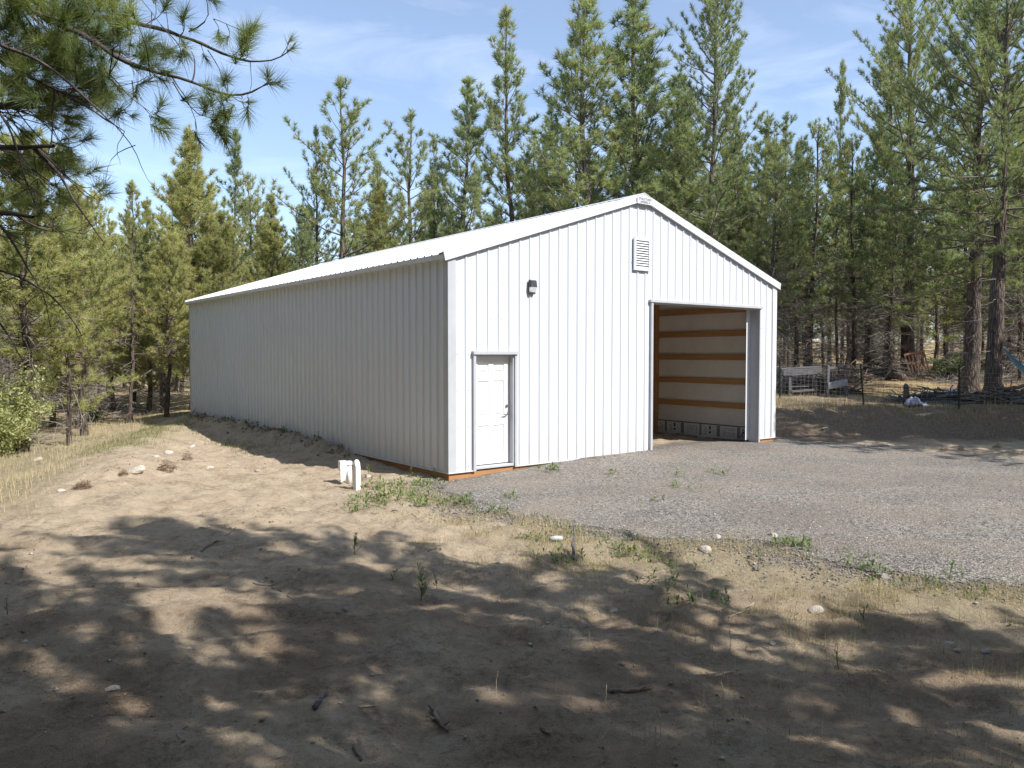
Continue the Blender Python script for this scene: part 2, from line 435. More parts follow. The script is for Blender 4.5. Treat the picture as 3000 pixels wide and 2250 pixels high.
m, nt, b = newmat('ground')
def attr(nt, n): a = N(nt, "ShaderNodeAttribute"); a.attribute_name = n; return a.outputs['Fac']
co = objco(nt)
big = noise(nt, .9, 6, .6, co); fine_ = noise(nt, 14, 8, .7, co); vf = noise(nt, 90, 4, .7, co)
sand = mix(nt, .5, ramp(nt, big, [(.3, (.44, .335, .225)), (.55, (.54, .425, .30)), (.75, (.60, .49, .36))]),
           ramp(nt, fine_, [(.3, (.34, .25, .165)), (.5, (.54, .43, .31)), (.7, (.64, .53, .40))]))
sand = mix(nt, 1.0, mix(nt, .55, sand, ramp(nt, vf, [(.3, (.55, .52, .5)), (.5, (1, 1, 1)), (.75, (1.15, 1.12, 1.1))]), 'MULTIPLY'), (1.02, 1.04, 1.04), 'MULTIPLY')
spk = N(nt, "ShaderNodeTexVoronoi", Scale=38.0); nt.links.new(co, spk.inputs['Vector'])
spf = ramp(nt, spk.outputs['Distance'], [(.0, (1, 1, 1)), (.11, (1, 1, 1)), (.16, (0, 0, 0))])
spg = mix(nt, 1.0, spf, ramp(nt, noise(nt, 3.5, 3, .6, co), [(.48, (0, 0, 0)), (.6, (1, 1, 1))]), 'MULTIPLY')
sand = mix(nt, spg, sand, (.20, .145, .10))
mot = mix(nt, 1.0, ramp(nt, noise(nt, 1.7, 9, .78, co), [(.47, (0, 0, 0)), (.60, (1, 1, 1))]), ramp(nt, noise(nt, 17, 8, .8, co), [(.40, (0, 0, 0)), (.58, (1, 1, 1))]), 'MULTIPLY')
sand = mix(nt, mix(nt, 1.0, mot, (.75, .75, .75), 'MULTIPLY'), sand, (.20, .145, .10))
lit = ramp(nt, noise(nt, 22, 7, .75, co), [(.3, (.13, .08, .048)), (.5, (.27, .175, .10)), (.72, (.42, .30, .18))])
lit = mix(nt, ramp(nt, noise(nt, .6, 5, .6, co), [(.42, (0, 0, 0)), (.62, (1, 1, 1))]), lit, (.50, .40, .21))
gr = ramp(nt, noise(nt, 30, 7, .75, objco(nt, (1, .5, 1))), [(.3, (.17, .14, .085)), (.5, (.36, .30, .19)), (.72, (.50, .43, .30))])
grn = ramp(nt, noise(nt, 26, 7, .75, co), [(.3, (.10, .13, .05)), (.55, (.24, .27, .11)), (.75, (.42, .40, .22))])
grav = ramp(nt, noise(nt, 60, 8, .8, co), [(.3, (.09, .083, .078)), (.5, (.20, .18, .165)), (.7, (.33, .30, .27))])
grav = mix(nt, ramp(nt, noise(nt, .8, 6, .65, co), [(.42, (0, 0, 0)), (.68, (.7, .7, .7))]), grav, (.31, .26, .21))
sand = mix(nt, attr(nt, 'fore_shade'), sand, mix(nt, 1.0, sand, (.66, .62, .60), 'MULTIPLY'))  # foreground sand darkened in colour to deepen tree shade, mottled like needle litter
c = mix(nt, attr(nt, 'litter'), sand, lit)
c = mix(nt, attr(nt, 'grass'), c, gr)
c = mix(nt, attr(nt, 'green'), c, grn)
c = mix(nt, attr(nt, 'bank_dark'), c, ramp(nt, fine_, [(.3, (.12, .085, .06)), (.5, (.23, .17, .12)), (.7, (.32, .25, .18))]))  # darker, browner ground over the bank right of the barn
c = mix(nt, attr(nt, 'gravel'), c, grav)
nt.links.new(c, b.inputs['Base Color']); b.inputs['Roughness'].default_value = .95; b.inputs['Specular IOR Level'].default_value = .1
hh = N(nt, "ShaderNodeMath", operation='ADD'); nt.links.new(fine_, hh.inputs[0]); nt.links.new(vf, hh.inputs[1])
bump(nt, b, hh.outputs[0], 1.0, .03)
M_ground = m
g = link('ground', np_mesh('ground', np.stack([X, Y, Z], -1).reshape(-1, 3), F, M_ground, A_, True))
tag(g, kind='structure')

# gravel drive: a sheet a few mm above the ground
m, nt, b = newmat('gravel'); co = objco(nt)
vo = N(nt, "ShaderNodeTexVoronoi", Scale=42.0); nt.links.new(co, vo.inputs['Vector'])
vs = N(nt, "ShaderNodeSeparateColor"); nt.links.new(vo.outputs['Color'], vs.inputs[0])
st = ramp(nt, vs.outputs[0], [(0, (.085, .082, .078)), (.45, (.225, .212, .19)), (.8, (.35, .33, .295)), (1, (.46, .43, .39))])
dst = mix(nt, ramp(nt, noise(nt, .7, 6, .65, co), [(.38, (0, 0, 0)), (.66, (.75, .75, .75))]), st, (.29, .245, .20))
rut = ramp(nt, noise(nt, .55, 5, .6, objco(nt, (.8, 1.3, 1)), .6), [(.36, (.86, .85, .84)), (.60, (1.05, 1.03, 1.0))])
dst = mix(nt, 1.0, dst, rut, 'MULTIPLY')
shd = mix(nt, .8, dst, ramp(nt, vo.outputs['Distance'], [(0, (1.05, 1.05, 1.05)), (.55, (.85, .85, .85)), (.8, (.5, .48, .46))]), 'MULTIPLY')
nt.links.new(shd, b.inputs['Base Color']); b.inputs['Roughness'].default_value = .9; b.inputs['Specular IOR Level'].default_value = .15
inv = N(nt, "ShaderNodeMath", operation='SUBTRACT'); inv.inputs[0].default_value = 1; nt.links.new(vo.outputs['Distance'], inv.inputs[1])
bump(nt, b, inv.outputs[0], .8, .02)
M_gravel = m
inb = (uu > .0) & (uu < W) & (vv > -.02)
keep = (gp > .03) & ~(inb & ~((uu > 5.1) & (uu < 9.4) & (vv < .9)))
fk = (keep[:-1, :-1] & keep[:-1, 1:] & keep[1:, 1:] & keep[1:, :-1]).ravel()
Fg = F[fk]; used, invx = np.unique(Fg, return_inverse=True)
Vg = np.stack([X, Y, Z+.004+.006*sm((gp-.05)/.3)], -1).reshape(-1, 3)[used]
gd = link('gravel_drive', np_mesh('gravel_drive', Vg, invx.reshape(-1, 4), M_gravel, None, True)); tag(gd, kind='structure')

# ------------------------------------------------------------------ the pole barn
barn = empty('pole_barn', (OX, OY, 0), ANG, 'white ribbed steel pole barn with gable roof, open vehicle bay and walk door', 'barn')
RP = W/40.0
def roofz(u): return WT+.045+SLOPE*(W/2-abs(u-W/2))
def rib_pts(a0, a1, extra=()):
    pts = [(a0, 0.0)]; n = int(round((a1-a0)/RP))
    for i in range(n):
        c = a0+(i+.5)*RP
        for d, h in ((-.032, 0), (-.013, .022), (.013, .022), (.032, 0)): pts.append((c+d, h))
        for q in (-.085, .085):
            e = c+q if q > 0 else c+q
    pts.append((a1, 0.0))
    for e in extra:
        hs = np.interp(e, [p[0] for p in pts], [p[1] for p in pts]); pts.append((e, float(hs)))
    return sorted(set(pts))
def corrugated(name, fn, a0, a1, zlo, ztop, holes=(), mat=M_side):
    """fn(a, h, z) -> local point; holes (a0, a1, z0, z1)"""
    ex = [e for h_ in holes for e in h_[:2]]
    if name == 'gable_wall': ex.append(W/2)
    pts = rib_pts(a0, a1, ex); V, Fc = [], []
    for (p, hp), (q, hq) in zip(pts[:-1], pts[1:]):
        if q-p < 1e-6: continue
        mid = (p+q)/2; segs = [(zlo, zlo, ztop(p), ztop(q))]
        for (h0, h1, z0, z1) in holes:
            if h0 < mid < h1:
                segs = []
                if z0 > zlo: segs.append((zlo, zlo, z0, z0))
                segs.append((z1, z1, ztop(p), ztop(q)))
        for a, b_, c_, d in segs:
            n = len(V); V += [fn(p, hp, a), fn(q, hq, b_), fn(q, hq, d), fn(p, hp, c_)]; Fc.append((n, n+1, n+2, n+3))
    mb = MB(); mb.add(V, Fc); return mb.build(name, mat, barn)
DOOR = (.555, 1.445, ZB-.01, 2.25); BAY = (5.27, 9.17, ZB-.01, 3.38); VENT = (4.70, 5.12, 4.10, 4.68)
corrugated('gable_wall', lambda a, h, z: (a, -h, z), 0, W, ZB, lambda a: roofz(a)-.03, (DOOR, BAY, VENT))
corrugated('side_wall', lambda a, h, z: (-h*1.5, a, z), 0, L, ZB, lambda a: WT)
corrugated('side_wall', lambda a, h, z: (W+h, a, z), 0, L, ZB, lambda a: WT)
corrugated('rear_wall', lambda a, h, z: (a, L+h, z), 0, W, ZB, lambda a: roofz(a)-.03)
# roof: two ribbed slopes
OH = .13
mb = MB()
pts = rib_pts(-.03, L+.03)
for s in (0, 1):
    ue = -OH if s == 0 else W+OH
    V = []; 
    for a, h in pts:
        V.append((ue, a, roofz(0)-SLOPE*OH+h*1.1)); V.append((W/2, a, roofz(W/2)+h*1.1))
    Fc = [(2*i, 2*i+1, 2*i+3, 2*i+2) if s == 0 else (2*i, 2*i+2, 2*i+3, 2*i+1) for i in range(len(pts)-1)]
    mb.add(V, Fc)
roof = mb.build('roof', M_roof, barn)
mb = MB()
zr = roofz(W/2)
mb.prism([(W/2-.22, zr-.22*SLOPE+.028), (W/2, zr+.03), (W/2+.22, zr-.22*SLOPE+.028), (W/2+.22, zr-.22*SLOPE+.036), (W/2+.03, zr+.034), (W/2, zr+.044), (W/2-.03, zr+.034), (W/2-.22, zr-.22*SLOPE+.036)], 'y', -.085, L+.085)
mb.build('ridge_cap', M_roof, barn)
# closure strip under the roof ribs, purlins and soffit under the eaves
for s in (0, 1):
    mb = MB(); e = -OH if s == 0 else W+OH; sg = 1 if s == 0 else -1
    ze = roofz(0)-SLOPE*OH
    mb.box(min(e, e+sg*.012), -.03, ze-.075, max(e, e+sg*.012), L+.03, ze-.004)
    mb.box(min(e+sg*.012, sg*.02+ (0 if s == 0 else W)), -.03, ze-.075, max(e+sg*.012, sg*.02+(0 if s == 0 else W)), L+.03, ze-.066)
    mb.build('eave_trim', M_trim, barn)
# rake trim
def rake(y0, y1, yl, name='rake_trim'):
    for s in (0, 1):
        mb = MB()
        def P(u, dz): uu_ = u if s == 0 else W-u; return (uu_, roofz(uu_)+dz if 0 <= uu_ <= W else roofz(0)-SLOPE*OH+dz)
        ue = -OH-.015; zt0 = roofz(0)-SLOPE*(OH+.015)
        outline = [(ue, zt0+.034), (W/2-.004, roofz(W/2)+.034), (W/2-.004, roofz(W/2)-.100), (ue+.03, zt0-.100+.01)]
        if s: outline = [(W-a, z_) for a, z_ in outline][::-1]
        mb.prism(outline, 'y', y0, y1)
        # lower lip
        o2 = [(ue+.03, zt0-.090), (W/2-.004, roofz(W/2)-.1005), (W/2-.004, roofz(W/2)-.128), (ue+.03, zt0-.118)]
        if s: o2 = [(W-a, z_) for a, z_ in o2][::-1]
        mb.prism(o2, 'y', yl, y1)
        o3 = [(ue, zt0+.035), (W/2-.004, roofz(W/2)+.035), (W/2-.004, roofz(W/2)+.041), (ue, zt0+.041)]
        if s: o3 = [(W-a, z_) for a, z_ in o3][::-1]
        mb.prism(o3, 'y', min(y0, y1), max(y0, y1)+.11 if y0 < 1 else max(y0, y1)-.0)
        mb.build(name, M_trim, barn)
rake(-.072, -.034, -.080)
rake(L+.034, L+.072, L+.080)
# corner trims
for (u0, v0, su, sv) in ((0, 0, -1, -1), (W, 0, 1, -1), (0, L, -1, 1), (W, L, 1, 1)):
    mb = MB()
    ua, ub = sorted((u0+su*.034, u0-su*.135)); va, vb = sorted((v0+sv*.034, v0+sv*.027))
    mb.box(ua, va, ZB-.005, ub, vb, WT+.0)
    ua, ub = sorted((u0+su*.034, u0+su*.027)); va, vb = sorted((v0+sv*.0265, v0-sv*.12))
    mb.box(ua, va, ZB-.005, ub, vb, WT-.03)
    mb.build('corner_trim', M_gtrim if u0 == 0 else M_trim, barn)
# base trim and treated skirt boards
mb = MB()
for a, b_ in ((-.03, .505), (1.50, 5.2), (9.24, W+.03)):
    mb.box(a, -.040, ZB-.022, b_, .0, ZB-.004)
mb.box(-.040, -.030, ZB-.022, 0, L, ZB-.0045)
mb.box(W, -.030, ZB-.022, W+.040, L, ZB-.0045)
mb.build('base_trim', M_trim, barn)
for bx_ in ((-.004, .002, -.12, 5.262, .045, ZB-.023), (9.18, .002, -.12, W+.004, .045, ZB-.023), (.0, .046, -.12, .045, L-.05, ZB-.023), (W-.045, .046, -.12, W, L-.05, ZB-.023), (0, L-.045, -.12, W, L, ZB-.023)):
    mb = MB(); mb.box(*bx_); mb.build('skirt_board', M_skirt, barn)
# screws
mb = MB()
for zrow in (.22, .95, 1.60, 2.25, 2.90, 3.55, 4.2, 4.85):
    for i in range(40):
        c = (i+.5)*RP
        for q in (.055,):
            u = c+q
            if u > W-.15 or u < .16 or zrow > roofz(u)-.25: continue
            if any(h[0]-.08 < u < h[1]+.08 and h[2]-.05 < zrow < h[3]+.08 for h in (DOOR, BAY, VENT)): continue
            mb.box(u-.0075, -.009, zrow-.0075, u+.0075, -.001, zrow+.0075)
    if zrow < WT:
        for i in range(64):
            v = (i+.5)*RP+.055; mb.box(-.009, v-.0075, zrow-.0075, -.001, v+.0075, zrow+.0075)
tag(mb.build('screws', M_screw, barn), kind='stuff')
# walk door
door = None
mb = MB(); y = .095
x0, x1, z0, z1 = .572, 1.425, .215, 2.215
ww = x1-x0
cols = [(x0+.125, x0+ww/2-.055), (x0+ww/2+.055, x1-.125)]
rows = [(z0+.17, z0+.72), (z0+.88, z0+1.55), (z0+1.68, z0+1.88)]
xs = [x0, cols[0][0], cols[0][1], cols[1][0], cols[1][1], x1]; zs = [z0]+[q for r in rows for q in r]+[z1]
for i in range(5):
    for j in range(7):
        if i in (1, 3) and j in (1, 3, 5):
            a, b_, c_, d = xs[i], xs[i+1], zs[j], zs[j+1]
            rings = [(0, 0), (.014, .018), (.036, .018), (.064, .003)]
            V = []; Fc = []
            for ins, dep in rings:
                V += [(a+ins, y+dep, c_+ins), (b_-ins, y+dep, c_+ins), (b_-ins, y+dep, d-ins), (a+ins, y+dep, d-ins)]
            for r in range(3):
                for k in range(4): Fc.append((r*4+k, r*4+(k+1) % 4, r*4+4+(k+1) % 4, r*4+4+k))
            Fc.append((12, 13, 14, 15)); mb.add(V, Fc)
        else:
            mb.add([(xs[i], y, zs[j]), (xs[i+1], y, zs[j]), (xs[i+1], y, zs[j+1]), (xs[i], y, zs[j+1])], [(0, 1, 2, 3)])
mb.box(x0, y+.022, z0, x1, y+.045, z1)
for q in ((x0, x0+.002), (x1-.002, x1)): mb.box(q[0], y+.0005, z0, q[1], y+.022, z1)
door = mb.build('door', M_door, barn)
hm = MB(); hx, hz = 1.355, 1.135
hm.tube([(hx, y-.001, hz), (hx, y-.012, hz)], .033, 16); hm.tube([(hx, y-.012, hz), (hx, y-.055, hz)], .011, 10)
hm.tube([(hx+.005, y-.055, hz), (hx-.03, y-.060, hz), (hx-.07, y-.058, hz-.003), (hx-.100, y-.050, hz-.010)], [.013, .012, .011, .010], 10)
hm.build('door_handle', M_metal, door, True)
hm = MB(); hm.tube([(hx, y-.001, hz+.145), (hx, y-.022, hz+.145)], [.031, .027], 16); hm.box(hx-.006, y-.04, hz+.13, hx+.006, y-.0215, hz+.16)
hm.build('deadbolt', M_metal, door)
# door frame
mb = MB()
mb.box(.505, -.052, ZB-.022, .558, .03, 2.262); mb.box(1.455, -.052, ZB-.022, 1.508, .03, 2.262)       # outer jamb trims
mb.box(.5585, -.02, ZB, .571, .14, 2.262); mb.box(1.426, -.02, ZB, 1.4545, .14, 2.262)                  # jambs
mb.box(.5712, -.02, 2.216, 1.4258, .14, 2.262)
mb.build('door_frame', M_gtrim, barn)
mb = MB(); mb.box(.49, -.075, 2.264, 1.525, .0, 2.312); mb.box(.49, -.08, 2.252, 1.525, -.0755, 2.312); mb.build('door_head_flashing', M_gtrim, barn)
mb = MB(); mb.box(.5716, -.035, ZB+.0, 1.4255, .13, .197, bev=.006); mb.build('door_sill', M_gtrim, barn)
# gable vent
vt = None
mb = MB(); a, b_, c_, d = 4.655, 5.165, 4.045, 4.735
mb.box(a, -.062, c_, a+.055, -.024, d); mb.box(b_-.055, -.062, c_, b_, -.024, d)
mb.box(a+.0551, -.062, d-.055, b_-.0551, -.024, d); mb.box(a+.0551, -.062, c_, b_-.0551, -.024, c_+.055)
vt = mb.build('gable_vent', M_trim, barn)
mb = MB()
for k in range(11):
    zc = c_+.075+k*.0525
    mb.prism([(-.060, zc-.018), (-.056, zc-.018), (-.024, zc+.026), (-.028, zc+.026)], 'x', a+.056, b_-.056)
mb.build('louvres', M_trim, vt)
mb = MB(); mb.box(a+.056, -.0225, c_+.056, b_-.056, -.0215, d-.056); mb.build('vent_screen', M_dark, vt)
# bay trims
mb = MB()
mb.box(5.205, -.058, ZB-.02, 5.268, .20, 3.385); mb.build('bay_jamb_trim', M_gtrim, barn)
mb = MB(); mb.box(9.172, -.045, ZB-.09, 9.225, .24, 3.385); mb.build('bay_jamb_trim', M_gtrim, barn)
mb = MB(); mb.box(5.17, -.078, 3.386, 9.27, .0, 3.44); mb.box(5.269, -.04, 3.36, 9.171, .22, 3.385); mb.build('bay_head_flashing', M_gtrim, barn)
mb = MB(); mb.box(9.03, .245, .10, 9.171, .252, 3.36); mb.build('bay_side_panel', M_trim, barn)
mb = MB(); mb.box(9.1715, .055, -.1, 9.31, .235, .06); mb.box(9.228, .055, .0605, 9.31, .235, 3.5); mb.build('bay_post', M_greywood, barn)
mb = MB(); mb.box(5.10, .055, -.1, 5.20, .235, 3.5); mb.build('bay_post', M_girt, barn)
mb = MB(); mb.box(5.0, .055, 3.5005, 9.4, .10, 3.74); mb.build('bay_header', M_girt, barn)
# interior: posts, girts, insulation, printed foam strip, trusses
for v in (3.82, 7.6, 11.4):
    mb = MB(); mb.box(W-.25, v-.06, -.1, W-.11, v+.07, WT-.05); mb.build('post', M_girt, barn)
    mb = MB(); mb.box(.11, v-.06, -.1, .25, v+.07, WT-.05); mb.build('post', M_girt, barn)
for z in (.89, 1.53, 2.175, 2.81, 3.435):
    mb = MB(); mb.box(W-.145, .05, z-.075, W-.108, L-.05, z+.075); mb.build('girt', M_girt, barn)
    mb = MB(); mb.box(.108, .05, z-.075, .145, L-.05, z+.075); mb.build('girt', M_girt, barn)
# wrinkled insulation facing
def sheet(name, u_, sgn):
    vs_ = np.linspace(.05, L-.05, 160); zs_ = np.linspace(.30, WT-.02, 70); VV, ZZ = np.meshgrid(vs_, zs_)
    h = .018*fbm(VV*1.0+ZZ*.8, ZZ-VV*.5, .5, 3, 7)+.010*fbm(VV*2.5+ZZ*3, ZZ*.4, .3, 2, 9)
    for z in (.89, 1.53, 2.175, 2.81, 3.435): h = h*(1-np.exp(-((ZZ-z)/.10)**2))
    Pp = np.stack([u_+sgn*h, VV, ZZ], -1).reshape(-1, 3); ii = np.arange(VV.size).reshape(VV.shape)
    Ff = np.stack([ii[:-1, :-1], ii[:-1, 1:], ii[1:, 1:], ii[1:, :-1]], -1).reshape(-1, 4)
    link(name, np_mesh(name, Pp, Ff, M_ins, None, True), barn)
sheet('insulation', W-.096, -1); sheet('insulation', .096, 1)
mb = MB(); mb.prism([(.1, 0), (W-.1, 0), (W-.1, roofz(.1)-.08), (W/2, roofz(W/2)-.08), (.1, roofz(.1)-.08)], 'y', L-.10, L-.09); mb.build('rear_lining', M_ins, barn)
V = [(.02, .0, roofz(0)-.06), (W/2, .0, roofz(W/2)-.06), (W-.02, .0, roofz(0)-.06), (.02, L, roofz(0)-.06), (W/2, L, roofz(W/2)-.06), (W-.02, L, roofz(0)-.06)]
mb = MB(); mb.add(V, [(0, 1, 4, 3), (1, 2, 5, 4)]); mb.build('roof_lining', M_ins, barn)
for v in (3.82, 7.6, 11.4):
    mb = MB(); z = WT-.05
    mb.box(.12, v-.06, z-.14, W-.12, v-.02, z)
    for s in (-1, 1):
        mb.tube([(W/2+s*(W/2-.15), v-.04, z), (W/2, v-.04, roofz(W/2)-.12)], .06, 4)
        mb.tube([(W/2, v-.04, roofz(W/2)-.15), (W/2+s*W*.25, v-.04, z-.05)], .045, 4)
    mb.build('truss', M_girt, barn)
fs = MB(); fs.box(W-.125, .26, -.08, W-.100, L-.1, .335); foam = fs.build('foam_board', M_foam, barn)
mb = MB(); mb.box(W-.128, .26, .336, W-.098, L-.1, .356); mb.build('foam_edge', M_dark, barn)
ik = MB(); x_ = W-.1265
def ibox(v0, z0, v1, z1): ik.box(x_, v0, z0, x_+.001, v1, z1)
v = .30
rng = random.Random(4)
for k in range(14):
    base_ = .95+k*.62
    for q in range(2+k % 2): ibox(base_+q*.035, .03, base_+q*.035+.022, .325)
    if k % 2 == 0:
        for r in range(6):
            for c_ in range(5):
                if rng.random() < .75: ibox(base_+.14+c_*.075, .08+r*.036, base_+.14+c_*.075+.045, .08+r*.036+.010)
    else:
        ibox(base_+.30, .20, base_+.35, .30); ibox(base_+.29, .10, base_+.36, .15)
        for r in range(4): ibox(base_+.42, .08+r*.05, base_+.52, .088+r*.05)
def istroke(pts, w=.014):
    for (a0, b0), (a1, b1) in zip(pts[:-1], pts[1:]):
        dx, dz = a1-a0, b1-b0; l_ = math.hypot(dx, dz); nx1, nz1 = -dz/l_*w/2, dx/l_*w/2
        ik.add([(x_, a0+nx1, b0+nz1), (x_, a1+nx1, b1+nz1), (x_, a1-nx1, b1-nz1), (x_, a0-nx1, b0-nz1)], [(0, 1, 2, 3)])
ibox(.915, .03, .935, .325); ibox(.70, .03, .712, .325)
istroke([(.90, .06), (.72, .06), (.81, .30), (.90, .06)], .018); istroke([(.86, .10), (.77, .10), (.81, .22), (.86, .10)], .022)
cc = [(.50+.075*math.cos(t), .19+.10*math.sin(t)) for t in np.linspace(.5, 5.8, 18)]; istroke(cc, .016); istroke([(.50, .19), (.44, .19), (.44, .14)], .014)
istroke([(.52, .16), (.52, .22)], .02)
tag(ik.build('printed_marks', M_ink, foam), kind='stuff')

# company plate at the peak
def bx_world(u, v, z): x, y = to_world(u, v); return (x, y, z)
sg_ = empty('company_sign', bx_world(W/2, -.095, 5.42), ANG, 'small white lettered plate fixed under the ridge at the gable peak', 'sign')
mb = MB()
mb.prism([(-.235, .03), (.235, .03), (.235, .155), (0, .235), (-.235, .155)], 'y', -.006, .012); mb.build('plate', M_trim, sg_)
def lettering(body, size, x, z, parent, mat, y=-.0115, name='lettering'):
    cu = bpy.data.curves.new(name, 'FONT'); cu.body = body; cu.size = size; cu.align_x = 'CENTER'; cu.extrude = .0015
    o = bpy.data.objects.new(name, cu); col.objects.link(o); o.rotation_euler = (R(90), 0, 0); o.location = (x, y, z); o.parent = parent
    bpy.context.view_layer.update()
    me = bpy.data.meshes.new_from_object(o.evaluated_get(bpy.context.evaluated_depsgraph_get()))
    bpy.data.objects.remove(o); me.materials.clear(); me.materials.append(mat)
    return link(name, me, parent, (x, y, z), (R(90), 0, 0))
lettering('STRUCTURES', .066, 0, .115, sg_, M_signink); lettering('AMERICA', .076, 0, .048, sg_, M_signink)

# wall lamp
wl_ = empty('wall_lamp', bx_world(1.87, -.022, 3.40), ANG, 'small dark wall lamp with clear lens on the white gable above the walk door', 'lamp')
mb = MB(); mb.box(-.076, -.020, .0, .076, 0, .268, bev=.008); mb.build('backplate', M_lampb, wl_)
mb = MB(); V = [(-.078, -.021, .125), (.078, -.021, .125), (.078, -.085, .135), (-.078, -.085, .135), (-.078, -.021, .272), (.078, -.021, .272), (.070, -.07, .255), (-.070, -.07, .255)]
mb.add(V, [(0, 1, 2, 3)[::-1], (4, 5, 6, 7)[::-1], (0, 1, 5, 4), (1, 2, 6, 5), (2, 3, 7, 6), (3, 0, 4, 7)]); mb.build('housing', M_lampb, wl_)
mb = MB(); V = [(-.078, -.0215, .03), (.078, -.0215, .03), (.064, -.060, .035), (-.064, -.060, .035), (-.074, -.0215, .124), (.074, -.0215, .124), (.074, -.080, .130), (-.074, -.080, .130)]
mb.add(V, [(0, 1, 2, 3)[::-1], (4, 5, 6, 7)[::-1], (0, 1, 5, 4), (1, 2, 6, 5), (2, 3, 7, 6), (3, 0, 4, 7)]); mb.build('lens', M_glass, wl_)
mb = MB(); mb.box(-.062, -.055, .0, .062, -.0215, .028, bev=.006); mb.build('sensor', M_lampb, wl_)

# vent pipes by the left corner
x, y, z = gpix(1045, 1432); 
p1 = empty('vinyl_post', (x, y, z-.08), ANG+.2, 'taller white vinyl post with a rounded cap standing right of the short white one', 'post')
p1.scale = (.86, .86, .95)
mb = MB(); mb.box(-.058, -.058, 0, .058, .058, .50, bev=.012); mb.build('shaft', M_plastic, p1)
mb = MB(); V = []
for zz_, r_ in ((.4995, .064), (.535, .064), (.58, .050), (.605, .028), (.612, .010)):
    for k in range(12):
        a = k*math.pi/6; q = 1/max(abs(math.cos(a)), abs(math.sin(a))); q = 1+(q-1)*(.8 if zz_ < .55 else .3)
        V.append((r_*q*math.cos(a), r_*q*math.sin(a), zz_))
Fc = [(r*12+k, r*12+(k+1) % 12, r*12+12+(k+1) % 12, r*12+12+k) for r in range(4) for k in range(12)]+[tuple(range(48, 60)), tuple(range(11, -1, -1))]
mb.add(V, Fc); mb.build('cap', M_plastic, p1)
x, y, z = gpix(1016, 1416)
p2 = empty('conduit_box', (x, y, z-.05), ANG-.1, 'short white plastic conduit pipe with a box and loose flap, left of the taller post', 'conduit')
mb = MB(); mb.tube([(.045, 0, 0), (.045, 0, .36)], .046, 16); mb.tube([(.045, 0, .36), (.045, 0, .375), (.045, 0, .43), (.045, 0, .445)], [.052, .056, .056, .035], 16); mb.build('pipe', M_plastic, p2, True)
mb = MB(); mb.box(-.135, -.05, .28, -.012, .06, .455, bev=.008); mb.build('box', M_plastic, p2)
mb = MB(); V = [(-.13, -.045, .279), (-.012, -.045, .279), (-.05, -.055, .12), (-.125, -.05, .08), (-.13, -.038, .279), (-.012, -.038, .279), (-.05, -.048, .12), (-.125, -.043, .08)]
mb.add(V, [(0, 1, 2, 3), (7, 6, 5, 4), (0, 4, 5, 1), (1, 5, 6, 2), (2, 6, 7, 3), (3, 7, 4, 0)]); mb.build('flap', M_plastic, p2)

# ------------------------------------------------------------------ pines
def unit(v): return v/(np.linalg.norm(v)+1e-9)

def needle_arrays(org, axis, blen, nn, nlen, width, rg, spread=(20, 78), droop=0.0):
    """org, axis (t,3), blen (t,) -> triangles for every tuft"""
    t = len(org); n = t*nn
    o = np.repeat(org, nn, 0); a = np.repeat(axis, nn, 0); bl = np.repeat(blen, nn)
    s = rg.random(n)
    base = o+a*(bl*s)[:, None]
    r = rg.normal(size=(n, 3)); r -= (r*a).sum(1)[:, None]*a; r /= np.linalg.norm(r, axis=1)[:, None]+1e-9
    phi = np.radians(spread[0]+(spread[1]-spread[0])*(rg.random(n)*(1-.45*s)))
    d = a*np.cos(phi)[:, None]+r*np.sin(phi)[:, None]
    d[:, 2] -= droop; d /= np.linalg.norm(d, axis=1)[:, None]
    ln = nlen*(.7+.45*rg.random(n))
    side = np.cross(d, rg.normal(size=(n, 3))); side /= np.linalg.norm(side, axis=1)[:, None]+1e-9
    w = width*(.7+.6*rg.random(n))
    V = np.empty((n, 3, 3)); V[:, 0] = base+side*(w/2)[:, None]; V[:, 1] = base-side*(w/2)[:, None]; V[:, 2] = base+d*ln[:, None]
    return V.reshape(-1, 3), np.arange(n*3).reshape(n, 3), n

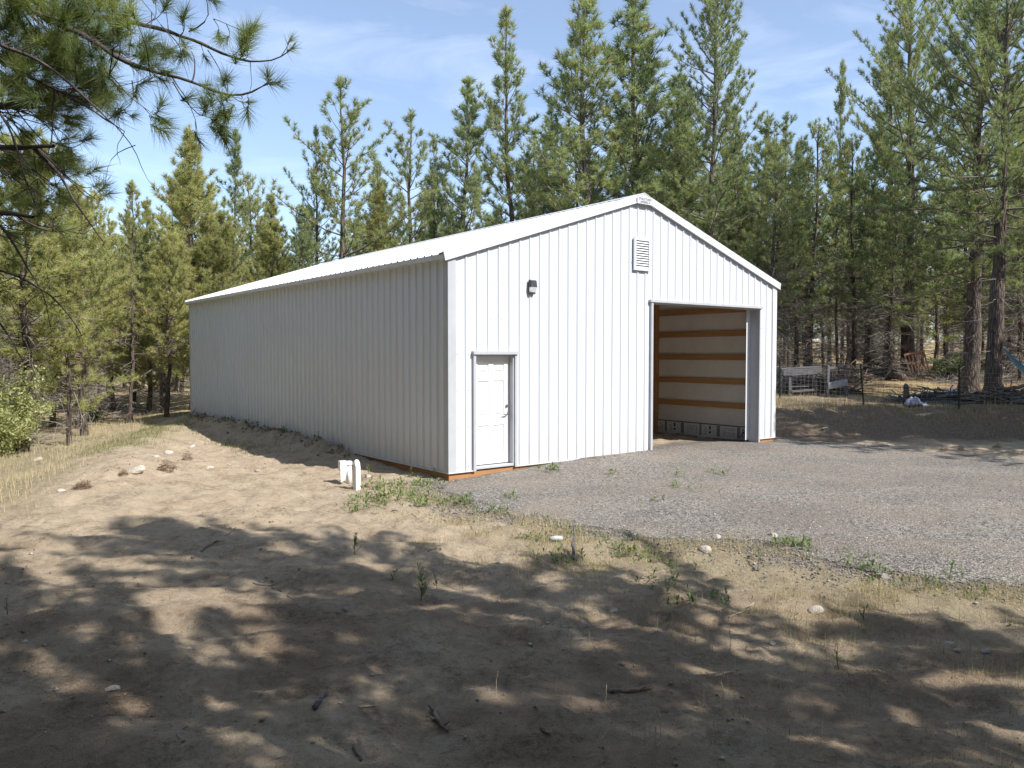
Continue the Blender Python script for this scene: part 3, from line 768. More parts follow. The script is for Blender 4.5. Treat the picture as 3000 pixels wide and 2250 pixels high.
def pine_meshes(seed, H=12., base=.2, RW=2.0, whorl=.45, nb=5, shape=.8, up=(0, 45), dens=1., tr=.15, nn=20, nlen=.17, wid=.013,
                dead=0, lean=.02, keep=1.0, matn=None, blob=0., toptuft=1.0, deadlen=1.2):
    rg = np.random.default_rng(seed); matn = matn or M_needle
    zs = np.linspace(0, H, 22)
    wob = np.cumsum(rg.normal(size=(22, 2))*lean*H/22*3, axis=0); wob -= wob[0]
    trunk = np.column_stack([wob[:, 0], wob[:, 1], zs])
    trad = tr*.85*np.clip((1-zs/H), 0, 1)**.85+.012
    trad[0] *= 1.35; trad[1] *= 1.06
    def tp(z): return np.array([np.interp(z, zs, trunk[:, 0]), np.interp(z, zs, trunk[:, 1]), z])
    live, deadl = [], []; TO, TA, TL, TT = [], [], [], []
    z = base*H; zb = z
    while z < H-.25:
        t = (z-zb)/(H-zb); prof = (1-t)**shape*min(1, .45+t*3.0)
        az0 = rg.random()*6.28; k = max(2, int(round(nb*(.7+.6*rg.random())*(1 if t < .8 else .7))))
        for i in range(k):
            if rg.random() > keep: continue
            Lb = max(.22, 1.4*RW*prof*(.6+.6*rg.random()+blob*max(0, rg.normal())*.5))
            az = az0+i*6.283/k+rg.normal()*.35
            el = math.radians(up[0]+(up[1]-up[0])*t+rg.normal()*9)
            d = np.array([math.cos(az)*math.cos(el), math.sin(az)*math.cos(el), math.sin(el)])
            m_ = 6; P = np.empty((m_, 3)); P[0] = tp(z+rg.normal()*.08); dd = d.copy()
            for j in range(1, m_):
                dd = unit(dd+np.array([0, 0, .10+.10*t])+rg.normal(size=3)*.10); P[j] = P[j-1]+dd*Lb/(m_-1)
            r0 = .006+.009*Lb; live.append((P, np.linspace(r0, .003, m_)))
            TO.append(P[-1]); TA.append(unit(dd+np.array([0, 0, .5]))); TL.append(.22+.10*rg.random()); TT.append(rg.random())
            nt_ = int(Lb*6.5*dens+1+.5*rg.random()); bt = rg.random()*.35
            for q in range(nt_):
                s = .22+.75*((q+rg.random())/max(nt_, 1))
                f = s*(m_-1); j = min(int(f), m_-2); p = P[j]+(P[j+1]-P[j])*(f-j)
                sd = unit(np.cross(dd, [0, 0, 1])+rg.normal(size=3)*.25)*(1 if rg.random() < .5 else -1)
                tw = unit(unit(P[j+1]-P[j])*.7+sd*.75+np.array([0, 0, .25+.45*rg.random()]))
                tl = (.14+.34*rg.random())*min(1, .45+Lb*.45)*(1.15-s*.5)
                p1 = p+tw*tl*.6; tw2 = unit(tw+np.array([0, 0, .45])); p2 = p1+tw2*tl*.4
                if tl > .2: live.append((np.array([p, p1, p2]), np.array([.004, .003, .003])))
                TO.append(p1); TA.append(tw2); TL.append(.14+.14*rg.random()); TT.append(.15+bt+.5*rg.random())
        z += whorl*(.75+.5*rg.random())*(1.0-.45*t)
    # leader
    for q in np.linspace(H-.9*toptuft, H, 5):
        TO.append(tp(q)); TA.append(np.array([0, 0, 1.])); TL.append(.24); TT.append(.5+.3*rg.random())
    for i in range(dead):
        z = H*(.04+(base+.12)*rg.random()); az = rg.random()*6.28; Lb = deadlen*(.35+.75*rg.random())*(.6+.4*z/(H*base+.1))
        d = np.array([math.cos(az), math.sin(az), rg.normal()*.18-.02]); P = [tp(z)]
        for j in range(5): d = unit(d+rg.normal(size=3)*.16+np.array([0, 0, -.02])); P.append(P[-1]+d*Lb/5)
        deadl.append((np.array(P), np.linspace(.016, .003, 6)))
        for q in range(3):
            j = rg.integers(1, 5); e = unit(d+rg.normal(size=3)*.8); a_ = P[j]
            deadl.append((np.array([a_, a_+e*Lb*.18, a_+e*Lb*.32+np.array([0, 0, -.05])]), np.array([.008, .005, .002])))
    V, F = tubes_np([(trunk, trad)], 10); me_t = np_mesh('trunk', V, F, M_bark, None, True)
    V, F = tubes_np(live, 4); me_b = np_mesh('branches', V, F, M_limb)
    me_d = None
    if deadl: V, F = tubes_np(deadl, 3); me_d = np_mesh('dead_branches', V, F, M_deadlimb)
    TO, TA, TL, TT = map(np.array, (TO, TA, TL, TT))
    nn = int(nn*(1.65 if nn == 16 else 2.0)); V, F, n = needle_arrays(TO, TA, TL*.7, nn, nlen*1.18, wid*1.35, rg, (15, 95), .0)
    tint = np.repeat(np.clip(TT+rg.normal(size=len(TT))*.06, 0, 1), nn*3)*.8+np.tile([.0, .0, .10], n)
    red = np.repeat(rg.random(len(TT)) < .006, nn*3); tint = np.where(red, 1.0, tint)
    me_n = np_mesh('crown', V, F, matn, {'tint': tint})
    return H, me_t, me_b, me_d, me_n

VAR = {
 'conic':   pine_meshes(11, 12, .12, 1.9, .50, 5, .75, (5, 50), .8, .13, dead=25, matn=M_needle),
 'conic2':  pine_meshes(12, 12, .16, 1.7, .55, 5, .8, (8, 55), .8, .12, dead=30, blob=.7, matn=M_needle),
 'spire':   pine_meshes(13, 13, .22, 1.5, .50, 4, .75, (10, 55), .95, .12, dead=30, keep=.85, blob=.8),
 'open':    pine_meshes(14, 12, .25, 1.9, .55, 4, .7, (5, 50), .85, .13, dead=30, keep=.85, blob=.9),
 'slim':    pine_meshes(15, 12, .45, 1.0, .50, 4, .6, (15, 55), .8, .10, dead=30, keep=.8),
 'yconic':  pine_meshes(16, 11, .10, 2.1, .42, 5, .85, (5, 50), 1.0, .13, dead=25, matn=M_needley, nn=22),
 'yround':  pine_meshes(17, 10, .30, 2.0, .42, 5, .55, (0, 50), 1.0, .14, dead=110, deadlen=1.6, matn=M_needley, nn=22),
 'yslim':   pine_meshes(18, 12, .40, 1.2, .48, 4, .6, (10, 55), .85, .10, dead=50, matn=M_needley, keep=.85),
 'big':     pine_meshes(19, 16, .30, 3.6, .55, 5, .50, (-8, 45), .80, .41, dead=70, nn=20, nlen=.19, wid=.014, deadlen=2.2, blob=.5),
 'big2':    pine_meshes(20, 16, .35, 3.2, .60, 5, .45, (-5, 45), .75, .37, dead=70, nn=20, nlen=.19, wid=.014, deadlen=2.0, keep=.85, blob=.7),
 'forest':  pine_meshes(21, 11, .33, 1.7, .55, 4, .6, (-5, 45), .7, .13, dead=190, nn=16, wid=.017, deadlen=1.7),
 'forest2': pine_meshes(22, 11, .26, 1.9, .50, 4, .7, (-5, 45), .8, .12, dead=190, nn=16, wid=.017, deadlen=1.7),
 'forest3': pine_meshes(23, 12, .42, 1.7, .55, 4, .55, (-5, 45), .75, .14, dead=120, nn=16, wid=.017, deadlen=1.8, matn=M_needley),
 'tall':    pine_meshes(31, 17, .22, 2.3, .50, 5, .5, (5, 50), .8, .17, dead=40, nn=20, blob=.7),
 'shade':   pine_meshes(50, 16, .32, 3.4, .50, 5, .5, (-8, 45), 1.15, .40, dead=0, nn=24, nlen=.20, wid=.018, blob=.7),
 'young':   pine_meshes(24, 5, .22, 1.15, .42, 4, .6, (0, 40), .8, .07, dead=8, nn=24, nlen=.17, wid=.008, matn=M_needley),
}
CROWN = {k: bpy.data.meshes.new for k in ()}
trng = random.Random(77)
def tree(kind, x, y, h, label, group=None, rz=None, wide=1.0, lean=(0, 0), sink=.06):
    H, mt, mb_, md, mn = VAR[kind]; s = h/H
    e = empty('pine_tree', (x, y, zt(x, y)-sink), trng.random()*6.28 if rz is None else rz, label, 'pine tree', group)
    e.scale = (s*wide, s*wide, s)
    e.rotation_euler[0] = lean[0]; e.rotation_euler[1] = lean[1]
    for n_, me in (('trunk', mt), ('branches', mb_), ('dead_branches', md), ('crown', mn)):
        if me is not None: link(n_, me, e)
    return e
def ptree(kind, px, ytop, D, label, **k):
    x = at(px, D); h = 2.25+(1036-ytop)/2288.7*D*1.0-zt(x, D)+.06
    return tree(kind, x, D, h, label, **k)

def wood(name, items):
    """many pines as one object: points carrying the copies"""
    kinds = sorted({i[3] for i in items}); n = len(items)
    me = bpy.data.meshes.new(name); me.vertices.add(n)
    me.vertices.foreach_set('co', np.array([(x, y, zt(x, y)-.06) for x, y, h, k, w_ in items], dtype=np.float32).ravel())
    a = me.attributes.new('kind_id', 'FLOAT', 'POINT'); a.data.foreach_set('value', np.array([kinds.index(i[3]) for i in items], dtype=np.float32))
    a = me.attributes.new('spin', 'FLOAT', 'POINT'); a.data.foreach_set('value', np.array([trng.random()*6.28 for i in items], dtype=np.float32))
    a = me.attributes.new('size', 'FLOAT_VECTOR', 'POINT'); a.data.foreach_set('vector', np.array([(i[2]/VAR[i[3]][0]*i[4], i[2]/VAR[i[3]][0]*i[4], i[2]/VAR[i[3]][0]) for i in items], dtype=np.float32).ravel())
    me.update(); o = link(name, me)
    ng = bpy.data.node_groups.new(name, 'GeometryNodeTree'); ng.interface.new_socket('Geometry', in_out='INPUT', socket_type='NodeSocketGeometry'); ng.interface.new_socket('Geometry', in_out='OUTPUT', socket_type='NodeSocketGeometry')
    gi, go = ng.nodes.new('NodeGroupInput'), ng.nodes.new('NodeGroupOutput'); jn = ng.nodes.new('GeometryNodeJoinGeometry'); ng.links.new(jn.outputs[0], go.inputs[0])
    def na(nm, ty): q = ng.nodes.new('GeometryNodeInputNamedAttribute'); q.data_type = ty; q.inputs['Name'].default_value = nm; return q.outputs['Attribute']
    kid, spn, siz = na('kind_id', 'FLOAT'), na('spin', 'FLOAT'), na('size', 'FLOAT_VECTOR')
    cx = ng.nodes.new('ShaderNodeCombineXYZ'); ng.links.new(spn, cx.inputs['Z'])
    for ki, k in enumerate(kinds):
        cm = ng.nodes.new('FunctionNodeCompare'); cm.data_type = 'FLOAT'; cm.operation = 'EQUAL'; cm.inputs['B'].default_value = ki; cm.inputs['Epsilon'].default_value = .1; ng.links.new(kid, cm.inputs['A'])
        for me2 in VAR[k][1:]:
            if me2 is None: continue
            src = bpy.data.objects.new(name+'_source', me2)
            oi = ng.nodes.new('GeometryNodeObjectInfo'); oi.inputs['Object'].default_value = src; oi.inputs['As Instance'].default_value = True
            ip = ng.nodes.new('GeometryNodeInstanceOnPoints'); ng.links.new(gi.outputs[0], ip.inputs['Points']); ng.links.new(cm.outputs[0], ip.inputs['Selection'])
            ng.links.new(oi.outputs['Geometry'], ip.inputs['Instance']); ng.links.new(cx.outputs[0], ip.inputs['Rotation']); ng.links.new(siz, ip.inputs['Scale']); ng.links.new(ip.outputs[0], jn.inputs[0])
    md = o.modifiers.new('copies', 'NODES'); md.node_group = ng
    return tag(o, kind='stuff')

# behind and left of the barn, one by one
ptree('yconic', 565, 390, 31.5, 'bushy pine with a broad pointed crown, tallest of those left of the white roof end', wide=1.2)
ptree('slim', 697, 395, 33, 'slender pine with bare pale trunk rising just left of the low end of the roof')
ptree('yconic', 800, 570, 34.5, 'small yellow-green pine top just over the low end of the roof')
ptree('yslim', 381, 545, 27.2, 'thin pine whose dark lower trunk stands left of the barn at the meadow edge')
ptree('yconic', 434, 590, 34, 'short narrow pine top in the dip between two taller left pines')
ptree('yround', 640, 640, 31.5, 'low round yellow-green pine filling the space beside the barn rear corner')
ptree('yround', 486, 700, 27.8, 'pine with pale peeling trunk base nearest the rear corner of the barn')
ptree('yround', 150, 640, 27.2, 'left pine with thin dark trunk behind the green shrub')
ptree('yconic', 226, 600, 27.3, 'left pine with thick black trunk base just behind the young meadow pine')
ptree('forest3', 331, 640, 34.0, 'pine with a straight dark trunk in the litter left of the barn, second row')
ptree('yslim', 312, 440, 21.5, 'sunlit thin pine standing close behind the overhanging boughs', wide=.9) if False else None
ptree('yround', 60, 420, 20.5, 'sunlit leafy pine behind the overhanging boughs at the left edge', wide=1.25)
ptree('yround', 245, 560, 24.5, 'bright yellow-green pine crown right of the overhanging boughs', wide=1.1)
ptree('open', 1004, 245, 35, 'tall open pine with a twin top above the middle of the low roof', wide=1.25)
ptree('open', 930, 385, 36, 'shorter left companion of the twin-topped open pine', wide=.8)
ptree('conic', 880, 600, 33, 'low dense pine at the left foot of the open twin-topped pine')
ptree('yconic', 1114, 540, 36.5, 'small bright pine between the twin-topped pine and the dark open one')
ptree('open', 1208, 342, 36.5, 'dark open pine with loose uplifted branches above mid roof', wide=1.25)
ptree('spire', 1262, 415, 39, 'narrow pine right behind the dark open pine', wide=.9)
ptree('conic2', 1366, 250, 37, 'full conical pine left of the tallest spire pine', wide=1.25)
ptree('spire', 1506, 45, 37.5, 'tallest spire-shaped pine with clear narrow top in open sky', wide=1.15)
ptree('spire', 1610, 300, 41, 'pine half hidden between the tallest spire and the trees at the peak')
ptree('conic', 1728, -10, 37.5, 'tall full pine left of the roof peak, top touching the picture edge', wide=1.35)
ptree('conic2', 1853, -20, 39, 'tall pine straight above the roof peak', wide=1.5)
ptree('tall', 2068, -90, 36, 'very tall pine with dark bare trunk rising over the right roof slope', wide=1.0)
ptree('conic', 1960, 230, 41, 'dense pine behind the roof peak on its right', wide=1.4)
ptree('open', 2245, 330, 36, 'crooked pine with a dark trunk standing off the lower right roof slope', lean=(0, .10))
ptree('slim', 2452, 200, 39, 'thin sparse pine with tiny tuft top between the crooked pine and the big right pines', wide=.6)
ptree('conic2', 2150, 330, 43, 'dense background pine right of the very tall bare-trunked one')
# right hand side beyond the fence
tree('big', at(2840, 30), 30, 14.6, 'big pine with furrowed sunlit trunk, left one of the close pair beside the hammock', rz=.6, wide=.95)
tree('big2', at(2918, 27.6), 27.6, 14.8, 'big dark-trunked pine, right one of the close pair holding the hammock', rz=2.2, lean=(0, .012), wide=.95)
ptree('big', 2663, -20, 41, 'stout pine with the reddish pallet leaning on its trunk', rz=3.9, wide=.8)
ptree('forest', 2503, 420, 37.5, 'leaning pine with pale patchy trunk above the brush pile', lean=(0, -.09), rz=1.1)
ptree('forest2', 2542, 380, 40, 'thin pine with pale trunk just right of the leaning patchy one', lean=(0, -.04))
ptree('forest', 2371, 380, 36, 'dark thin leaning pine behind the weathered timber frame', lean=(0, .07))
ptree('forest2', 2956, 250, 43, 'straight dark pine behind the blue hammock')
ptree('conic2', 2600, 120, 46, 'tall dense pine in the back row left of the stout pine')
ptree('conic', 2330, 420, 44, 'dense back-row pine beyond the crooked pine')
ptree('big2', 3140, -200, 33, 'large pine past the right picture edge with branches reaching in', rz=1.0)
ptree('big', 3330, -200, 36, 'large pine well past the right picture edge')

# the stand of pines further back, copied
spots = []
def scatter(n, x0, x1, y0, y1, kinds, hr, label, group, mind=2.3, cond=None, wr=(.95, 1.3), into=None):
    k = 0; tries = 0
    while k < n and tries < n*60:
        tries += 1
        y = y0+(y1-y0)*trng.random()**.8; px = x0+(x1-x0)*trng.random(); x = at(px, y)
        if cond and not cond(px, y): continue
        if any((x-a)**2+(y-b_)**2 < mind*mind for a, b_ in spots): continue
        spots.append((x, y)); k += 1
        if into is not None: into.append((x, y, hr[0]+(hr[1]-hr[0])*trng.random(), trng.choice(kinds), 1.2)); continue
        tree(trng.choice(kinds), x, y, hr[0]+(hr[1]-hr[0])*trng.random(), label, group, wide=wr[0]+(wr[1]-wr[0])*trng.random())
scatter(46, -350, 830, 36, 66, ['forest3', 'yround', 'yconic', 'forest3'], (8.0, 11), 'pine deep in the stand behind the meadow on the left', 'pines deep in the left stand')
scatter(22, -300, 560, 30, 40, ['forest3', 'yround', 'forest2'], (6.8, 9.0), 'shorter pine of the left stand with twiggy dead lower branches', 'twiggy pines in the front rows of the left stand', cond=lambda p, y: not (40 < p < 560 and y < 32))
scatter(13, 1550, 2300, 40, 58, ['conic', 'tall', 'open'], (12.5, 15.5), 'taller pine in the rows beyond the right half of the roof', 'tall pines beyond the right half of the roof', wr=(1.0, 1.3))
scatter(28, 800, 2250, 40, 60, ['conic', 'conic2', 'forest2', 'open'], (9.0, 12.5), 'pine in the rows hidden mostly behind the barn roof', 'pines behind the barn roof', cond=lambda p, y: True)
scatter(44, 2230, 3350, 42, 78, ['forest', 'forest2', 'forest3', 'conic2'], (10, 14.5), 'pine with dark trunk deep in the right stand beyond the fence', 'pines deep in the right stand', mind=2.1, cond=lambda p, y: not (2780 < p < 3000 and y > 60 and trng.random() < .6))
scatter(12, 2230, 3300, 33, 42, ['forest', 'forest2'], (8.0, 10.5), 'pine with grey trunk in the nearer rows beyond the fence', 'nearer pines beyond the fence', mind=2.6, cond=lambda p, y: not (2620 < p < 2860) and not (2400 < p < 2560 and y < 36))
FAR = []
scatter(150, -300, 3300, 72, 125, ['forest', 'forest2', 'forest3', 'conic'], (9, 13), 'small far pine on the slope seen through the trunks', 'far pines on the slope', mind=2.6, into=FAR)
wood('far_pine_wood', FAR)

# pines outside the picture, towards the sun: they shade the yard
for i, (x, y, h, k, w_) in enumerate([(6.1, 2.9, 12.8, 'shade', .70), (8.8, .0, 12.0, 'shade', .62), (3.9, 1.1, 12.6, 'shade', .62), (11.6, -3.4, 13.5, 'shade', .70), (6.6, -2.6, 12.6, 'shade', .70),
        (1.9, -.9, 12.5, 'shade', .62), (9.6, -5.8, 13.5, 'shade', .75), (3.6, -4.4, 12.5, 'shade', .70), (-.9, -2.8, 12.0, 'shade', .65), (6.5, -7.8, 14, 'shade', .8), (1.0, -6.4, 12.5, 'shade', .7), (13.4, -7.0, 15, 'shade', .8),
        (5.0, -.7, 12.0, 'shade', .55), (-2.6, -5.2, 13, 'shade', .7), (14.5, -1.2, 11.5, 'shade', .65), (10.4, 1.4, 8.6, 'shade', .75),
        (22.5, 14.0, 13.0, 'big', .8), (23.5, 14.5, 14, 'big2', .9), (16.8, 18.0, 11.0, 'shade', .75), (19.4, 16.0, 12.5, 'shade', .75), (17.6, 20.6, 9.5, 'big2', .7), (19.8, 18.4, 12, 'big', .8), (26.5, 10.0, 15, 'big', .9), (27.5, 17.0, 14, 'big', .9), (22, 18.5, 12, 'big2', .85)]):
    tree(k, x, y, h, 'large pine outside the picture on the sunny side of the yard', 'shade pines on the sunny side of the yard', wide=w_)

# unseen pines closing the wood round the yard, added to block sky light
k_ = 0; RING = []
while k_ < 120:
    a_ = trng.random()*6.283; r_ = 10+24*trng.random(); x, y = r_*math.cos(a_), r_*math.sin(a_)
    if y > 0 and abs(x) < .76*y+4.0: continue
    if x > 0 and -6 < y < 14 and x < 27: continue
    if x > -2 and y <= -6 and x < 16 and r_ < 18: continue
    if any((x-p)**2+(y-q)**2 < 6 for p, q in spots): continue
    spots.append((x, y)); k_ += 1
    RING.append((x, y, 13+4*trng.random(), trng.choice(['big', 'conic', 'yconic']), 1.15))
wood('sky_block_pine_wood', RING)

# ------------------------------------------------------------------ overhanging pine at the left, limb by limb
def pp(px, py, D):
    a = (px-1500)/2288.7; b_ = -(py-1125)/2288.7; c, s = math.cos(.03775), math.sin(.03775)
    d = np.array([a, c+b_*s, -s+b_*c]); return np.array([0, 0, 2.25])+d*(D/d[1])
nrg = np.random.default_rng(5)
NX, NY = -6.25, 7.3
npine = empty('pine_tree', (NX, NY, zt(NX, NY)-.1), 0, 'near pine whose boughs with long needles hang into the upper left corner', 'pine tree')
nbase = np.array([NX, NY, zt(NX, NY)-.1])
H_, mt_, mb2_, md_, mn_ = pine_meshes(40, 13, .46, 2.3, .6, 4, .5, (5, 45), .7, .24, nn=22, nlen=.19, wid=.008, dead=0, matn=M_needlef)
for n_, me in (('trunk', mt_), ('branches', mb2_), ('crown', mn_)): link(n_, me, npine)
def smooth_line(P, n=None):
    P = np.asarray(P, float); d = np.r_[0, np.cumsum(np.linalg.norm(np.diff(P, axis=0), axis=1))]
    n = n or max(6, int(d[-1]/.10)); t = np.linspace(0, d[-1], n)
    Q = np.stack([np.interp(t, d, P[:, i]) for i in range(3)], 1)
    for _ in range(2): Q[1:-1] = .25*Q[:-2]+.5*Q[1:-1]+.25*Q[2:]
    return Q
LIMBS = [  # (points in photo px + depth, r0, r1)
 ([(-350, -260, 7.3), (-100, -120, 7.2), (60, -10, 7.1), (120, 45, 7.0), (240, 100, 6.9), (370, 180, 6.8), (460, 210, 6.8), (570, 235, 6.7), (640, 270, 6.7), (710, 286, 6.6), (765, 260, 6.6), (797, 232, 6.6)], .045, .006),
 ([(60, -20, 7.1), (150, 40, 7.3), (270, 50, 7.4), (400, 70, 7.4), (480, 90, 7.5), (560, 125, 7.5), (650, 160, 7.5), (740, 185, 7.4), (800, 180, 7.4), (850, 163, 7.4), (866, 125, 7.4)], .030, .004),
 ([(-350, -60, 7.2), (0, 125, 6.6), (90, 165, 6.5), (160, 200, 6.5), (240, 270, 6.4), (300, 330, 6.4), (350, 370, 6.3), (395, 425, 6.3), (415, 480, 6.3), (430, 530, 6.3), (455, 555, 6.3)], .026, .0012),
 ([(-350, 30, 7.3), (0, 182, 7.0), (75, 225, 6.9), (160, 262, 6.9), (230, 300, 6.8), (290, 340, 6.8), (365, 385, 6.8)], .032, .004),
 ([(-350, 320, 7.3), (-100, 312, 7.2), (60, 310, 7.0), (102, 312, 7.0)], .040, .024),
 ([(-350, 450, 7.3), (-60, 440, 7.0), (80, 434, 6.8), (157, 428, 6.7)], .052, .016),
 ([(100, 436, 6.8), (150, 470, 6.8), (185, 520, 6.8), (225, 600, 6.8), (262, 655, 6.8), (290, 690, 6.8), (306, 712, 6.8)], .018, .003),
 ([(110, 438, 6.8), (165, 478, 6.9), (200, 530, 6.9), (225, 555, 6.9), (245, 558, 6.9)], .013, .003),
 ([(-350, 640, 7.3), (-60, 615, 6.9), (50, 628, 6.8), (97, 636, 6.7)], .045, .014),
 ([(40, 628, 6.8), (85, 650, 6.8), (120, 680, 6.8), (160, 690, 6.8), (230, 665, 6.8)], .010, .003),
 ([(-350, 790, 7.3), (-120, 775, 6.8), (0, 783, 6.5), (60, 810, 6.4), (110, 838, 6.4), (150, 865, 6.3), (190, 905, 6.3), (215, 942, 6.3), (228, 965, 6.3), (240, 985, 6.3)], .024, .003),
 ([(0, 660, 6.6), (40, 700, 6.6), (62, 760, 6.6), (90, 800, 6.6), (125, 850, 6.6), (140, 905, 6.6), (150, 970, 6.6)], .011, .002),
 ([(-60, 880, 6.6), (0, 945, 6.6), (30, 985, 6.6), (55, 1020, 6.6), (68, 1062, 6.6)], .012, .002),
 ([(0, 335, 6.5), (30, 370, 6.5), (60, 480, 6.5), (75, 560, 6.5), (115, 620, 6.5), (150, 640, 6.5)], .010, .002),
 ([(-100, 480, 7.0), (0, 500, 6.7), (60, 545, 6.6), (105, 555, 6.6), (160, 600, 6.6)], .010, .002),
 ([(160, 260, 6.9), (150, 330, 6.9), (165, 380, 6.9), (130, 480, 6.9), (100, 560, 6.9)], .008, .002),
 ([(565, 235, 6.7), (575, 180, 6.7), (560, 150, 6.7)], .008, .003),
 ([(555, 95, 7.5), (590, 80, 7.4), (625, 55, 7.4), (610, 20, 7.4), (600, -20, 7.4)], .008, .003),
 ([(625, 55, 7.4), (670, 75, 7.4), (715, 92, 7.4)], .004, .002),
 ([(610, 145, 7.5), (640, 200, 7.5), (655, 240, 7.5)], .005, .002),
 ([(500, 220, 6.8), (530, 265, 6.8), (565, 320, 6.8), (575, 345, 6.8), (578, 385, 6.8)], .006, .002),
 ([(505, 240, 6.8), (540, 300, 6.8), (580, 345, 6.8), (620, 362, 6.8), (650, 340, 6.8)], .006, .002),
 ([(735, 183, 7.4), (745, 230, 7.4), (725, 280, 7.2)], .004, .0025),
 ([(725, 283, 6.6), (732, 310, 6.6), (722, 330, 6.6)], .005, .002),
 ([(395, 425, 6.3), (350, 440, 6.3), (325, 455, 6.3), (312, 520, 6.3)], .004, .0015),
 ([(200, 260, 6.8), (330, 260, 6.8), (400, 250, 6.8), (440, 220, 6.8)], .006, .002),
 ([(390, 235, 6.8), (400, 280, 6.8), (388, 310, 6.8), (370, 325, 6.8), (345, 328, 6.8)], .005, .002),
 ([(320, 215, 6.6), (345, 245, 6.6), (410, 315, 6.6), (450, 335, 6.6)], .005, .0015),
 ([(415, 0, 6.8), (440, 30, 6.8), (480, 80, 6.8), (520, 140, 6.8), (560, 260, 6.8)], .003, .001),
]
L3 = []
for i, (pts, r0, r1) in enumerate(LIMBS):
    P = smooth_line([pp(*p) for p in pts]); n = len(P)
    jit = np.cumsum(nrg.normal(size=(n, 3)), axis=0); jit -= np.linspace(0, 1, n)[:, None]*jit[-1]; P = P+jit*.004
    rad = np.linspace(r0, r1, n)*(1+.10*nrg.normal(size=n)); rad = np.clip(rad, .001, 1)
    P[:] = P-nbase
    L3.append((P, rad))
    if pts[0][0] <= -300:   # join to the trunk
        P[0] = np.array([0.05, 0, P[0][2]])
main = [0, 1, 2, 3, 4, 5, 8, 10]
